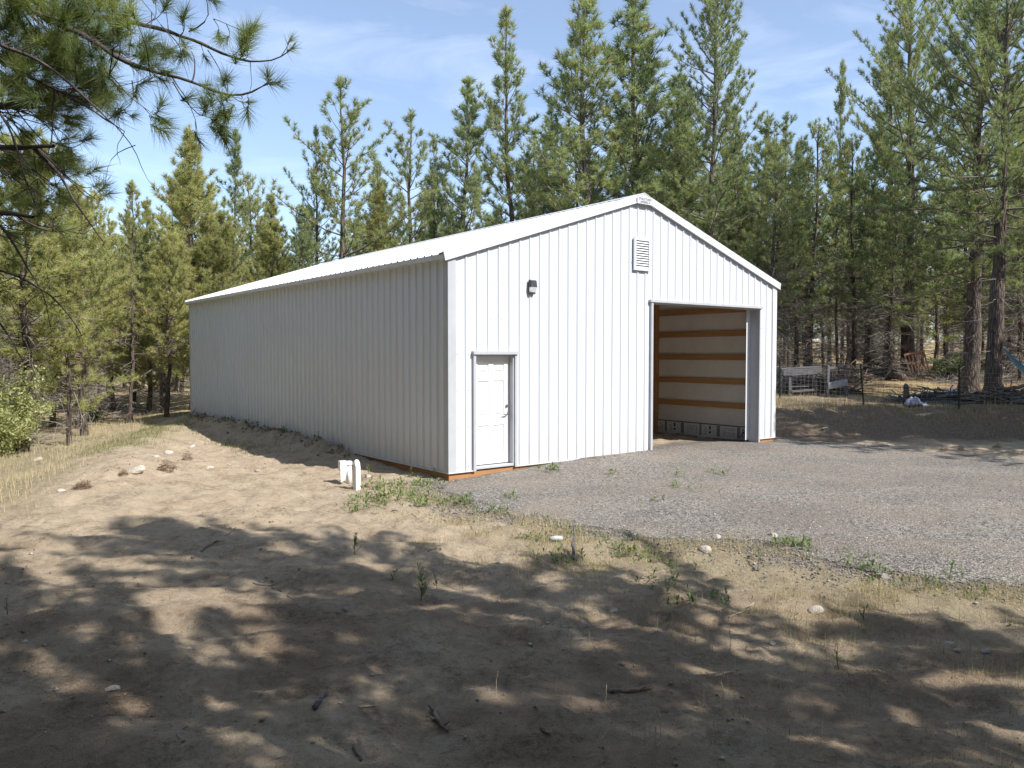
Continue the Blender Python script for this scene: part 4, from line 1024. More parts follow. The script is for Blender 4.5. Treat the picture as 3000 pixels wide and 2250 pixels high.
# tufts: photo px, depth, size, sunlit tint
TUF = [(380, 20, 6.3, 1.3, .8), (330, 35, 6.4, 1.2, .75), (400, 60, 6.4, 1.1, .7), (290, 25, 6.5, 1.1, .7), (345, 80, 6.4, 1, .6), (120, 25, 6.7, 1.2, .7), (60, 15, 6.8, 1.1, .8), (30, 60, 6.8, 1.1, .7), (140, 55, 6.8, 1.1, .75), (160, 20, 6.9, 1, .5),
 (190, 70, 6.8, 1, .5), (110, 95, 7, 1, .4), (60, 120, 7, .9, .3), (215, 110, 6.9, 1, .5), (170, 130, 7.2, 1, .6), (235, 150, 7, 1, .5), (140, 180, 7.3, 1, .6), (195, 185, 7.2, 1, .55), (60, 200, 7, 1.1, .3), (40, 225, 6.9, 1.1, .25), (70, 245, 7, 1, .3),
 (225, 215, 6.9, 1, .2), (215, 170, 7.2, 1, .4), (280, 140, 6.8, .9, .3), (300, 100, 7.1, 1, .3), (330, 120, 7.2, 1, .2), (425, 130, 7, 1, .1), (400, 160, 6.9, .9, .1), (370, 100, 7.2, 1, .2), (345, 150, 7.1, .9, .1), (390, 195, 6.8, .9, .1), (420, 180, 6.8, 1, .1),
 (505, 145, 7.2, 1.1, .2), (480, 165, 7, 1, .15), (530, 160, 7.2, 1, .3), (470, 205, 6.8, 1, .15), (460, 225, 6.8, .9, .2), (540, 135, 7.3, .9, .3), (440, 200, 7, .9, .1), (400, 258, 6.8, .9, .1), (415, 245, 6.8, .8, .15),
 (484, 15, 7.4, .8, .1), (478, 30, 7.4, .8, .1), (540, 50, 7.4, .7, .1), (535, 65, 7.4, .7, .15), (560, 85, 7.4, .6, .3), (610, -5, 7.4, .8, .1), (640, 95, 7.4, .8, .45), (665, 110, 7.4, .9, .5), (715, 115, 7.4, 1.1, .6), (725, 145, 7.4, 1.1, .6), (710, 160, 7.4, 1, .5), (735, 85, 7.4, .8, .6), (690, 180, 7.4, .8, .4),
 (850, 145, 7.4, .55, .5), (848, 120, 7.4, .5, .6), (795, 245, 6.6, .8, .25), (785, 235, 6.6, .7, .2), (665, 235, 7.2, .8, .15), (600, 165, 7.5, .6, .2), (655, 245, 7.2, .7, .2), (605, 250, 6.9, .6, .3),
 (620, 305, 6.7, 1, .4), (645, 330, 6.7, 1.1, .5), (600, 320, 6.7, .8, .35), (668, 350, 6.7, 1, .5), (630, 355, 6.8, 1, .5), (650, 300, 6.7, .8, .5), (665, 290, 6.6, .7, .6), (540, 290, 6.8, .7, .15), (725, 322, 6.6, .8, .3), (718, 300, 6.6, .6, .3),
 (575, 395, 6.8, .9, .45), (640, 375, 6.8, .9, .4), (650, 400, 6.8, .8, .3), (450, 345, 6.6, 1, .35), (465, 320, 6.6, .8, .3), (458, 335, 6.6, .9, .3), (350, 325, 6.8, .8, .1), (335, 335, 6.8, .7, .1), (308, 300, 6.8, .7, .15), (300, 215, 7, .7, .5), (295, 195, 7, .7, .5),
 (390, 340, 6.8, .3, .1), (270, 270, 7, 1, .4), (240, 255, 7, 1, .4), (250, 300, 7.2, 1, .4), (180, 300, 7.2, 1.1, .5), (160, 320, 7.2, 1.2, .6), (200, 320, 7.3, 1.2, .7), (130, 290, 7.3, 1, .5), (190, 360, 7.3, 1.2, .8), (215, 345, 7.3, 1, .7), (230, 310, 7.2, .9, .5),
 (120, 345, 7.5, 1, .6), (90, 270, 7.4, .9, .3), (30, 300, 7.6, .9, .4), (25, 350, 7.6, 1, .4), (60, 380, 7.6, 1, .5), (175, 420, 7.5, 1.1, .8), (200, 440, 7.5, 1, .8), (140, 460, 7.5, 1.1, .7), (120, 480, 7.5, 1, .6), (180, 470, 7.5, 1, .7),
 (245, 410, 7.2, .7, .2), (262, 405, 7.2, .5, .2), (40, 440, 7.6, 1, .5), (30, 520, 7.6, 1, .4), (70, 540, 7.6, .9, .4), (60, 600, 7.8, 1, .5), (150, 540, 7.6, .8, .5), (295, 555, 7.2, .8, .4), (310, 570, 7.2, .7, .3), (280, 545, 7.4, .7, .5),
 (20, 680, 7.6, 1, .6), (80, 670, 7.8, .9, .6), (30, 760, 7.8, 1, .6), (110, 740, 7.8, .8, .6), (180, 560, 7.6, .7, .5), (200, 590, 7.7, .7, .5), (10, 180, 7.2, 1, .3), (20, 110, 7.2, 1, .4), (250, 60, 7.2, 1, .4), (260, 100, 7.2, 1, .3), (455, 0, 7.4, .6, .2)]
for i in range(95):
    x_ = 330*nrg.random()**1.2; y_ = -30+330*nrg.random(); TUF.append((x_, y_, 6.6+1.6*nrg.random(), .85+.4*nrg.random(), .15+.6*nrg.random()*(1 if nrg.random() < .6 else .3)))
for i in range(28):
    x_ = 230*nrg.random(); y_ = 280+420*nrg.random(); TUF.append((x_, y_, 6.9+1.2*nrg.random(), .7+.4*nrg.random(), .3+.5*nrg.random()))
allP = np.concatenate([P for P, r in L3]); allT = np.concatenate([np.gradient(P, axis=0) for P, r in L3])
twigs = []; to, ta, tl, tt, tsz = [], [], [], [], []
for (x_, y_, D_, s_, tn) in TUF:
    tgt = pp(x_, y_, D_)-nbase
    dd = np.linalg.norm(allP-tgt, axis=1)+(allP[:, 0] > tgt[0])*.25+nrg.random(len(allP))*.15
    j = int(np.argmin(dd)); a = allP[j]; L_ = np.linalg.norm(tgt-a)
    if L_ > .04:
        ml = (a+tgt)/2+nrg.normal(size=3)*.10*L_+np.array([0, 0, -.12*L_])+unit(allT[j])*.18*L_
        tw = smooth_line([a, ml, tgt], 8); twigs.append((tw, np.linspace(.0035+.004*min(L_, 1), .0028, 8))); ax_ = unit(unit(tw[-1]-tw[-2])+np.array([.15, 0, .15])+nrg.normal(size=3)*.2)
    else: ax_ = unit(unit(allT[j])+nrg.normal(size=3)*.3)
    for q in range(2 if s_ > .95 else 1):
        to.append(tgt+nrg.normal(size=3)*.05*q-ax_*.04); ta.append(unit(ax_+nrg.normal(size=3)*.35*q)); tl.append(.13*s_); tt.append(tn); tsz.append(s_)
# bare hanging twigs
for i in range(150):
    j = nrg.integers(0, len(allP)); a = allP[j]; wpx = a+nbase
    px_ = 1500+wpx[0]/wpx[1]*2288.7
    if px_ > 330 and nrg.random() < .85: continue
    L_ = .12+.55*nrg.random()**1.5; d = unit(unit(allT[j])*.6+nrg.normal(size=3)*.7+np.array([.2, 0, -.35])); P = [a]
    for k in range(7): d = unit(d+nrg.normal(size=3)*.28+np.array([.05, 0, -.05])); P.append(P[-1]+d*L_/7)
    twigs.append((np.array(P), np.linspace(.0042, .0012, 8)))
for i in main:
    P, rad = L3[i]; V, F = tubes_np([(P, rad)], 8); link('bough', np_mesh('bough', V, F, M_darklimb, None, True), npine)
rest = [L3[i] for i in range(len(L3)) if i not in main]
V, F = tubes_np(rest+twigs, 5); link('twigs', np_mesh('twigs', V, F, M_darklimb, None, True), npine)
to, ta, tl, tt, tsz = map(np.array, (to, ta, tl, tt, tsz))
Vs, Fs, Ts, n0 = [], [], [], 0
for lo, hi in ((0, .65), (.65, .95), (.95, 2)):
    m_ = (tsz >= lo) & (tsz < hi)
    if not m_.any(): continue
    nn_ = {0: 70, .65: 95, .95: 115}[lo]; nl = {0: .13, .65: .175, .95: .205}[lo]
    V, F, n = needle_arrays(to[m_], ta[m_], tl[m_], nn_, nl, .0042, nrg, (12, 88), .12)
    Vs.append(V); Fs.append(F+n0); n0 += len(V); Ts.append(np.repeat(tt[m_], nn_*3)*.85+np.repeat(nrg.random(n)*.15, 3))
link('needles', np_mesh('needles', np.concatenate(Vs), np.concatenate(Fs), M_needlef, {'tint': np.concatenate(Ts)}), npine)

# ------------------------------------------------------------------ ground cover, weeds, stones, sticks
prg = np.random.default_rng(9)
def blades(xy, hmin, hmax, w, tint, leanamt=.35, segs=1):
    n = len(xy); z = terrain(xy[:, 0], xy[:, 1])-.01
    h = hmin+(hmax-hmin)*prg.random(n)**1.6; az = prg.random(n)*6.283; l = leanamt*prg.random(n)*h
    b0 = np.column_stack([xy, z]); a2 = prg.random(n)*6.283; sd = np.column_stack([np.cos(a2), np.sin(a2), np.zeros(n)])*(w*(.6+.8*prg.random(n)))[:, None]/2
    tip = b0+np.column_stack([np.cos(az)*l, np.sin(az)*l, h])
    V = np.stack([b0-sd, b0+sd, tip], 1).reshape(-1, 3)
    return V, np.repeat(np.clip(tint+prg.normal(size=n)*.12, 0, 1), 3)
def stuff(name, parts, mat):
    V = np.concatenate([p[0] for p in parts]); T = np.concatenate([p[1] for p in parts])
    return tag(link(name, np_mesh(name, V, np.arange(len(V)).reshape(-1, 3), mat, {'tint': T})), kind='stuff')
def sample(n, x0, x1, y0, y1, dens):
    out = []; got = 0
    while got < n:
        xy = np.column_stack([x0+(x1-x0)*prg.random(n*2), y0+(y1-y0)*prg.random(n*2)])
        xy = xy[prg.random(len(xy)) < np.clip(dens(xy[:, 0], xy[:, 1]), 0, 1)]
        if len(xy) == 0: break
        out.append(xy); got += len(xy)
    return np.concatenate(out)[:n]
def gdist(x, y): return poly_dist(x, y, GRAVEL)+.5*fbm(x, y, .9, 4, 71)
def clump(x, y, wl_=.5, th=.0, s=99): return sm((fbm(x, y, wl_, 3, s)-th)/.18)
# foreground dry grass between the sand and the gravel
def d_fore(x, y):
    g_ = gdist(x, y)
    a = sm((3.6+g_)/2.4)*(g_ < .12)*sm((x+1.4+.3*(y-8))/1.6)
    return np.maximum(a*(.10+.9*clump(x, y, .55, -.02)), .16*sm((x-.2)/1.2)*(g_ < .1)*(.15+.85*clump(x, y, .8, .0, 44)))
xy = sample(84000, -2, 9, 3.3, 12.5, d_fore)
stuff('dry_grass', [blades(xy[:66000], .010, .060, .0045, .74, .9), blades(xy[66000:78000], .02, .10, .004, .22, .6), blades(xy[78000:84000], .06, .22, .0035, .85, .25)], M_dry)
# meadow on the left
def d_mead(x, y):
    u, v = to_local(x, y)
    return sm((ridge(v)-u-.1+1.3*fbm(x, y, 2.0, 3, 91))/1.2)*sm((y-10.5)/2)*(.3+.7*clump(x, y, 1.1, -.12))*(1-.75*sm((y-26)/3))
xy = sample(52000, -24, -4, 10, 33, d_mead)
stuff('meadow_grass', [blades(xy[:47500], .04, .22, .008, .84), blades(xy[47500:], .05, .16, .008, .25)], M_dry)
def d_green(x, y):
    u, v = to_local(x, y)
    a = np.exp(-((u-ridge(v))/.7)**2)*sm((v-6)/2)*sm((15.5-v)/2)
    b_ = np.exp(-((u+1.3)/.35)**2)*sm((v-5)/2)*sm((L+2-v)/2)*.5
    return np.maximum(a, b_)*(.15+.85*clump(x, y, .6, -.1))*(u < -.25)
xy = sample(11000, -16, -2, 13, 31, d_green)
stuff('green_grass', [blades(xy[:7500], .03, .13, .008, .16), blades(xy[7500:], .03, .12, .008, .6)], M_dry)
# weeds: little rosettes of leaves
def rosettes(xy, size, nl, tint, tall=.5):
    n = len(xy); z = terrain(xy[:, 0], xy[:, 1]); k = nl
    P = np.repeat(np.column_stack([xy, z]), k, 0); s = np.repeat(size*(.5+prg.random(n)), k)
    az = prg.random(n*k)*6.283; el = prg.random(n*k)*1.25; hgt = prg.random(n*k)*tall
    d = np.column_stack([np.cos(az)*np.cos(el), np.sin(az)*np.cos(el), np.sin(el)])
    base = P+d*(s*.12)[:, None]+np.column_stack([np.zeros(n*k), np.zeros(n*k), hgt*s])
    sd = np.column_stack([-np.sin(az), np.cos(az), np.zeros(n*k)])*(s*.13)[:, None]
    mid = base+d*(s*.45)[:, None]; tip = base+d*(s*.9)[:, None]-np.column_stack([np.zeros(n*k), np.zeros(n*k), s*.12])
    V = np.stack([base, mid+sd, mid-sd, mid+sd, tip, mid-sd], 1).reshape(-1, 3)
    return V, np.repeat(np.clip(tint+prg.normal(size=n*k)*.15, 0, 1), 6)
def near_pts(c, r, n, sx=1.0):
    out = [gpix(*p) for p in c]; res = []
    for i in range(n):
        p = out[prg.integers(0, len(out))]; res.append((p[0]+prg.normal()*r*sx, p[1]+prg.normal()*r))
    return np.array(res)
xyA = near_pts([(1060, 1490), (1250, 1480), (1100, 1425), (1150, 1430), (1180, 1450), (1210, 1440), (1230, 1465), (1130, 1460), (1080, 1470), (1240, 1420)], .20, 300)
xyB = near_pts([(1345, 1470), (1375, 1478), (1470, 1500), (1605, 1380)], .12, 60)
xyC = near_pts([(1905, 1470), (1985, 1430), (2070, 1440), (2110, 1390), (1800, 1390), (2330, 1600), (2310, 1595), (2360, 1605), (1990, 1395), (1500, 1460)], .11, 90)
xyD = near_pts([(1790, 1600), (1850, 1610), (1870, 1625), (1560, 1580), (1960, 1680), (1700, 1560), (2560, 1680), (2780, 1730), (2480, 1640), (2050, 1760), (1640, 1640), (1930, 1720)], .17, 240)
stuff('low_weeds', [rosettes(xyA, .07, 7, .62, .9), rosettes(xyB, .08, 7, .4, .6), rosettes(xyC, .07, 7, .6, .7), rosettes(xyD, .06, 6, .30, .8)], M_weed)
# shade weeds and rough grass on the bank to the right, clods along the wall
def d_bank(x, y):
    u, v = to_local(x, y); return sm((u-W-.2)/.6)*(.25*sm((y-20.2)/1.2)+.75*sm((y-22.2)/1.0))*sm((31-y)/2)*(.15+.85*clump(x, y, .9, -.05))
xy = sample(26000, 5, 24, 19, 32, d_bank)
stuff('bank_grass', [blades(xy[:12000], .05, .24, .010, .22), blades(xy[12000:], .04, .16, .009, .62)], M_dry)
def d_yard(x, y): return sm((y-23)/2)*(.2+.8*clump(x, y, 1.5, -.1))*sm((x-4)/2)
xy = sample(26000, 6, 34, 24, 50, d_yard)
stuff('yard_grass', [blades(xy, .04, .20, .014, .82)], M_dry)
def d_forest(x, y): return (.1+.9*clump(x, y, 1.8, .05))
xy = sample(9000, -40, -6, 27, 52, d_forest)
stuff('forest_grass', [blades(xy, .05, .22, .016, .78)], M_dry)
def d_clod(x, y):
    u, v = to_local(x, y); return np.exp(-((u+.28)/.28)**2)*sm((v-3)/1.5)*sm((L+.5-v)/1)*(u < -.06)*(.2+.8*clump(x, y, .35, -.05))
xy = sample(150, -12, 0, 13, 30, d_clod)
stuff('wall_weeds', [rosettes(xy, .07, 7, .1, 1.0)], M_weed)
CLODXY = sample(420, -12, 0, 13, 30, d_clod)

OCT = np.array([(1, 0, 0), (0, 1, 0), (-1, 0, 0), (0, -1, 0), (0, 0, 1), (0, 0, -1)], float)
OCF = np.array([(0, 1, 4), (1, 2, 4), (2, 3, 4), (3, 0, 4), (1, 0, 5), (2, 1, 5), (3, 2, 5), (0, 3, 5)])
def pebbles(name, xy, smin, smax, mat, flat=.6, emb=.25):
    n = len(xy); s = smin+(smax-smin)*prg.random(n)**2.2; z = terrain(xy[:, 0], xy[:, 1])+s*emb*.5+.006
    V = OCT[None]*(1+.35*prg.normal(size=(n, 6, 1)))*s[:, None, None]; V[:, :, 2] *= flat
    a = prg.random(n)*6.28; ca, sa = np.cos(a)[:, None], np.sin(a)[:, None]
    x, y = V[:, :, 0]*ca-V[:, :, 1]*sa, V[:, :, 0]*sa+V[:, :, 1]*ca
    V = np.stack([x+xy[:, :1], y+xy[:, 1:], V[:, :, 2]+z[:, None]], -1)
    F = (OCF[None]+(np.arange(n)*6)[:, None, None]).reshape(-1, 3)
    return tag(link(name, np_mesh(name, V.reshape(-1, 3), F, mat, {'tint': np.repeat(prg.random(n), 6)})), kind='stuff')
M_soil = simple('soil_clods', (.16, .115, .08), (.32, .25, .18), 9, .95, bmp=.6, bd=.02)
pebbles('soil_clods', CLODXY, .010, .050, M_soil, .8, .8)
m, nt, b = newmat('gravel_stones'); at_ = N(nt, "ShaderNodeAttribute"); at_.attribute_name = 'tint'
nt.links.new(ramp(nt, at_.outputs['Fac'], [(0, (.085, .082, .078)), (.5, (.21, .195, .178)), (.85, (.32, .30, .27)), (1, (.47, .44, .40))]), b.inputs['Base Color']); b.inputs['Roughness'].default_value = .9
M_gst = m
def d_gr(x, y):
    g_ = gdist(x, y); u, v = to_local(x, y)
    return (g_ > -.02)*((v < -.05) | ((u > 5.3) & (u < 9.1) & (v < .8)))*(.35+.65*clump(x, y, .9, -.1, 55))*np.clip(9/np.maximum(y, 1), 0, 1)**2
xy = sample(52000, -1.6, 13, 5, 20, d_gr)
pebbles('gravel_stones', xy, .007, .020, M_gst)
def d_ge(x, y): g_ = gdist(x, y); return np.exp(-((g_+.15)/.40)**2)
pebbles('loose_gravel', sample(9000, -1.6, 9, 5, 14, d_ge), .006, .018, M_gst)
pebbles('small_pebbles', sample(220, -9, 6, 3.4, 18, lambda x, y: (gdist(x, y) < 0)*(.2+.8*clump(x, y, 1.5, .05))), .007, .028, M_stone)
pebbles('sand_clods', sample(1000, -9, 6, 3.4, 20, lambda x, y: (gdist(x, y) < 0)*(.05+.95*clump(x, y, 1.2, .06, 140))), .004, .022, M_soil, .6, .5)
M_needlelit = simple('fallen_needles', (.22, .14, .07), (.46, .32, .17), 9, .8)
M_gritm = simple('coarse_grit', (.22, .17, .13), (.52, .44, .35), 60, .9)
# twigs, bark bits and needle litter on the sand
def bits(name, xy, lmin, lmax, r, mat):
    n = len(xy); z = terrain(xy[:, 0], xy[:, 1])+r*.8; l = (lmin+(lmax-lmin)*prg.random(n)**2.5)/2; a = prg.random(n)*6.28
    d = np.column_stack([np.cos(a), np.sin(a), prg.normal(size=n)*.12]); s = np.column_stack([-np.sin(a), np.cos(a), np.zeros(n)])*r
    c = np.column_stack([xy, z]); up = np.array([0, 0, r*1.2])
    k = c+s*prg.normal(size=n)[:, None]*2.5
    A, B = c-d*l[:, None], c+d*l[:, None]
    V = np.stack([A-s*.6, A+s*.6, k+up*.8, k+s, k-s, B+up*.3, B], 1)
    F = np.array([(0, 4, 2), (1, 2, 3), (0, 2, 1), (4, 5, 2), (3, 2, 5), (4, 6, 5), (3, 5, 6)])
    F = (F[None]+(np.arange(n)*7)[:, None, None]).reshape(-1, 3)
    return tag(link(name, np_mesh(name, V.reshape(-1, 3), F, mat)), kind='stuff')
bits('twig_litter', sample(7000, -9, 6, 3.3, 16, lambda x, y: (gdist(x, y) < 0)*(.15+.85*clump(x, y, 1.0, .0, 123))), .012, .14, .0028, M_stick)
bits('pale_straw', sample(7000, -9, 8, 3.4, 14, lambda x, y: (gdist(x, y) < .3)*(.15+.85*clump(x, y, .8, .0, 124))), .02, .15, .0016, M_cutwood)

bits('needle_litter', sample(14000, -7, 6.5, 3.2, 10.5, lambda x, y: (gdist(x, y) < 0)*sm((11-y)/4)*(.25+.75*clump(x, y, .7, -.05, 126))), .03, .11, .0011, M_needlelit)
pebbles('sand_grit', sample(16000, -7, 6.5, 3.2, 10, lambda x, y: (gdist(x, y) < 0)*sm((11-y)/5)*(.3+.7*clump(x, y, .6, -.05, 127))), .002, .008, M_gritm)
# individual stones
def rock_mesh(seed, mat):
    rg = np.random.default_rng(seed); import bmesh
    bm = bmesh.new(); bmesh.ops.create_icosphere(bm, subdivisions=2, radius=1)
    ds = rg.normal(size=(7, 3)); ds /= np.linalg.norm(ds, axis=1)[:, None]; cut = .55+.35*rg.random(7)
    for v in bm.verts:
        p = np.array(v.co)
        for d, c in zip(ds, cut):
            t = p@d
            if t > c: p = p-d*(t-c)*.9
        p = p*(1+.05*rg.normal()); v.co = p*np.array([1.15, .85, .62])
    me = bpy.data.meshes.new('stone'); bm.to_mesh(me); bm.free(); me.materials.append(mat); return me
RM = [rock_mesh(i, M_stone) for i in range(4)]+[rock_mesh(i+10, M_greystone) for i in range(2)]
def stone(px, py, wpx, label, k=None, z0=0., sx=1., group=None):
    x, y, z = gpix(px, py, z0); s = wpx/2/2288.7*y
    o = link('stone', RM[k if k is not None else prg.integers(0, 4)]); o.location = (x, y, z+s*.08); o.scale = (s*sx, s, s*1.0); o.rotation_euler = (prg.normal()*.15, prg.normal()*.15, prg.random()*6.28)
    return tag(o, label, 'stone', group)
stone(330, 2022, 44, 'pale angular stone sitting in a sunlit patch of sand, lower left')
stone(2265, 1572, 34, 'flat pale stone lying on the gravel edge above the isolated shadow')
stone(2100, 1575, 30, 'buff stone beside the grass where gravel begins, left of the isolated shadow')
stone(2065, 1612, 40, 'broad flat buff stone half sunk in dry grass at the gravel edge')
stone(2585, 1690, 36, 'rounded grey stone in dry grass at the right gravel edge', 4)
stone(2390, 1790, 42, 'flat pale stone in the sunlit dry grass, middle right')
stone(2785, 1890, 30, 'upper left stone of the small cluster in the shaded grass', 1)
stone(2806, 1907, 26, 'lower stone of the small cluster in the shaded grass', 2)
stone(2890, 1912, 26, 'grey stone right of the small cluster in the shaded grass', 5)
stone(2262, 1886, 22, 'light stone at the upper end of the shaded grass streak')
stone(1798, 1792, 26, 'pale stone at the edge of the grey sand, lower middle')
stone(1472, 1543, 22, 'white stone near the weeds below the barn door')
stone(1606, 1625, 24, 'flat buff stone in the grass left of the upright grey stub')
stone(1012, 1785, 24, 'dark round stone in the shaded sand, centre left', 4)
stone(1380, 2020, 14, 'small white stone alone on the dark shaded sand')
stone(2420, 1256, 26, 'pale stone on the shaded bank right of the barn', 5, .2)
stone(1285, 1405, 22, 'white stone against the skirt board at the near barn corner')
stone(1362, 1398, 24, 'buff stone lying at the skirt board left of the walk door')
stone(1078, 1398, 24, 'buff stone just right of the taller white post')
stone(495, 1330, 34, 'pale stone in the rubble on the left sand mound', z0=.1)
stone(455, 1340, 22, 'small stone at the left end of the rubble on the sand mound', z0=.1)
stone(562, 1312, 22, 'small stone at the right end of the rubble on the sand mound', z0=.1)
stone(755, 1380, 20, 'white stone on the bare lit sand below the barn side wall')
stone(110, 1345, 30, 'pale stone in the dry grass near the left picture edge')
stone(615, 1372, 22, 'cream stone on bare sand below the clods')
stone(395, 1385, 44, 'large flat slab-like sand stone at the foot of the mound', sx=1.5)
stone(180, 1440, 24, 'cream stone where the dry grass meets the sand')

# sticks
def stick(pts, r, label, mat=None, z0=0., lift=.0, cat='stick', side=()):
    P = []
    for q, p in enumerate(pts):
        x, y, z = gpix(p[0], p[1], z0); P.append((x, y, z+r*.8+(p[2] if len(p) > 2 else 0)+lift))
    P = smooth_line(P, 12); P = P+prg.normal(size=P.shape)*r*.25
    o0 = P[0].copy(); mb = MB(); mb.tube(P-o0, np.linspace(r, r*.45, 12)*(1+.12*prg.normal(size=12)), 7)
    for (j, dx, dy, dz) in side:
        a = (P-o0)[j]; mb.tube(np.array([a, a+np.array([dx, dy, dz])*.5+prg.normal(size=3)*.004, a+np.array([dx, dy, dz])]), [r*.5, r*.4, r*.2], 5)
    return tag(mb.build('stick', mat or M_stick, None, True, loc=tuple(o0)), label, cat)
stick([(565, 1638), (590, 1615), (630, 1590), (670, 1566), (690, 1553, .02)], .014, 'long pale curved stick lying in sand at the shadow edge, left', side=[(6, .12, .05, .01)])
stick([(1268, 2082), (1275, 2100), (1285, 2120), (1300, 2135), (1312, 2148)], .020, 'knobbly dark stick with side stubs on the shaded sand, bottom centre', side=[(2, -.05, .03, .03), (5, -.07, -.01, .03), (8, .05, .03, .02)])
stick([(918, 2082), (935, 2065), (955, 2046)], .020, 'short grey split piece of wood on the shaded sand', M_greywood)
stick([(1050, 2075), (1075, 2072), (1105, 2068)], .008, 'thin tan twig beside a sunlit patch, lower centre', M_cutwood)
stick([(1585, 2135), (1598, 2148), (1612, 2158)], .014, 'short pale-topped stick piece at bottom centre right')
stick([(1038, 2190), (1046, 2210), (1060, 2230)], .012, 'dark curved twig near the bottom edge')
stick([(1780, 2025), (1820, 2030), (1860, 2030), (1910, 2020)], .016, 'dark branched stick lying in the shaded grass, lower right centre', side=[(4, .10, -.05, .01), (8, .08, .06, .02)])
stick([(2095, 1985), (2120, 1975), (2150, 1965)], .010, 'short orange-brown stick in a sunlit streak, right', M_cutwood)
stick([(2135, 1810), (2170, 1795), (2210, 1775, .03)], .008, 'thin pale stick leaning in the dry grass, middle right', M_cutwood)
stick([(1680, 1645, 0), (1678, 1625, .08), (1683, 1610, .17), (1681, 1600, .24)], .020, 'upright weathered grey stub standing in dry grass', M_greywood, cat='wood stub')
stick([(2222, 1675, 0), (2223, 1660, .06), (2224, 1650, .11)], .012, 'short thin upright stub at the gravel edge, right', M_greywood, cat='wood stub')
stick([(795, 1725), (820, 1730), (860, 1760)], .007, 'thin dark twig on the shaded sand in the left middle', side=[(6, .08, .04, .03)])
stick([(1375, 1432), (1400, 1430), (1420, 1436), (1440, 1428)], .005, 'pale straw twig on the gravel below the walk door', M_cutwood)
stick([(740, 1710), (760, 1715), (790, 1718), (820, 1708)], .008, 'bent dark twig beside the broken bark on the sand')

# tall individual weeds
def tall_weed(px, py, h, label, nl=26, r=.045, tint=.45, group=None, z0=0.):
    x, y, z = gpix(px, py, z0); e = empty('weed', (x, y, z-.01), 0, label, 'weed', group)
    P = np.array([(0, 0, 0), (.01*prg.normal(), .01*prg.normal(), h*.5), (.02*prg.normal(), .02*prg.normal(), h)])
    mb = MB(); mb.tube(P, [.004, .003, .0015], 5); mb.build('stem', M_weed, e)
    zz_ = h*(.08+.92*prg.random(nl)**.8); az = prg.random(nl)*6.283; el = .3+.7*prg.random(nl); l = r*(1.5-zz_/h)*(.7+.6*prg.random(nl))+.012
    b0 = np.column_stack([np.interp(zz_, P[:, 2], P[:, 0]), np.interp(zz_, P[:, 2], P[:, 1]), zz_])
    d = np.column_stack([np.cos(az)*np.cos(el), np.sin(az)*np.cos(el), np.sin(el)]); sd = np.column_stack([-np.sin(az), np.cos(az), 0*az])*(l*.10)[:, None]
    V = np.stack([b0, b0+d*l[:, None]*.5+sd, b0+d*l[:, None]*.5-sd, b0+d*l[:, None]*.5+sd, b0+d*l[:, None], b0+d*l[:, None]*.5-sd], 1).reshape(-1, 3)
    link('leaves', np_mesh('leaves', V, np.arange(len(V)).reshape(-1, 3), M_weed, {'tint': np.repeat(np.clip(tint+prg.normal(size=nl)*.15, 0, 1), 6)}), e)
tall_weed(1233, 1760, .34, 'tallest green weed standing alone in sand, right of the sunlit ripples', 46, .075)
tall_weed(1040, 1625, .24, 'green upright weed at the top edge of the shadow, centre left', 40, .07)
tall_weed(1280, 1725, .17, 'smaller green weed just right of the tallest one', 22, .05)
tall_weed(22, 1800, .16, 'small yellow-green weed near the left picture edge', 18, .04, .7)
tall_weed(1148, 1700, .12, 'low grey-green weed left of the tallest one', 26, .05, .3)
tall_weed(2222, 1640, .14, 'leafy sprig at the gravel edge by the isolated shadow', 18, .05, .6)
tall_weed(2458, 1960, .16, 'pale green sprig in the right shaded grass', 22, .04, .6)
tall_weed(2780, 1700, .20, 'grey-green weed at the right end of the gravel edge', 30, .06, .4)
tall_weed(2532, 1815, .12, 'dark green sprout in the shaded grass at right', 18, .05, .2)
tall_weed(1270, 1400, .18, 'leafy sprout right beside the near barn corner', 20, .06, .7)
tall_weed(1208, 1398, .20, 'leafy green weed between the white posts and the barn corner', 24, .07, .5)
tall_weed(1080, 1392, .20, 'green weed with drooping leaves beside the taller white post', 26, .08, .6)
tall_weed(2385, 1570, .05, 'low spreading green tuft on the gravel', 20, .09, .5) if False else None
# dry stalks, too many alike to tell apart
for i in range(46):
    px_ = [1560, 1660, 1750, 1920, 2150, 2000, 2380, 2600][i % 8]+prg.normal()*70; py_ = [1960, 1850, 2060, 2140, 2120, 1900, 1830, 1950][i % 8]+prg.normal()*45
    x, y, z = gpix(px_, py_); h = .07+.13*prg.random(); mb = MB()
    mb.tube(np.array([(0, 0, 0), (.006*prg.normal(), .006*prg.normal(), h*.6), (.012*prg.normal(), .012*prg.normal(), h)]), [.0022, .002, .0035], 4)
    tag(mb.build('dry_stalk', M_cutwood, loc=(x, y, z-.005)), 'thin pale dry stalk standing in the foreground grass', 'dry stalk', 'dry stalks in the foreground grass')

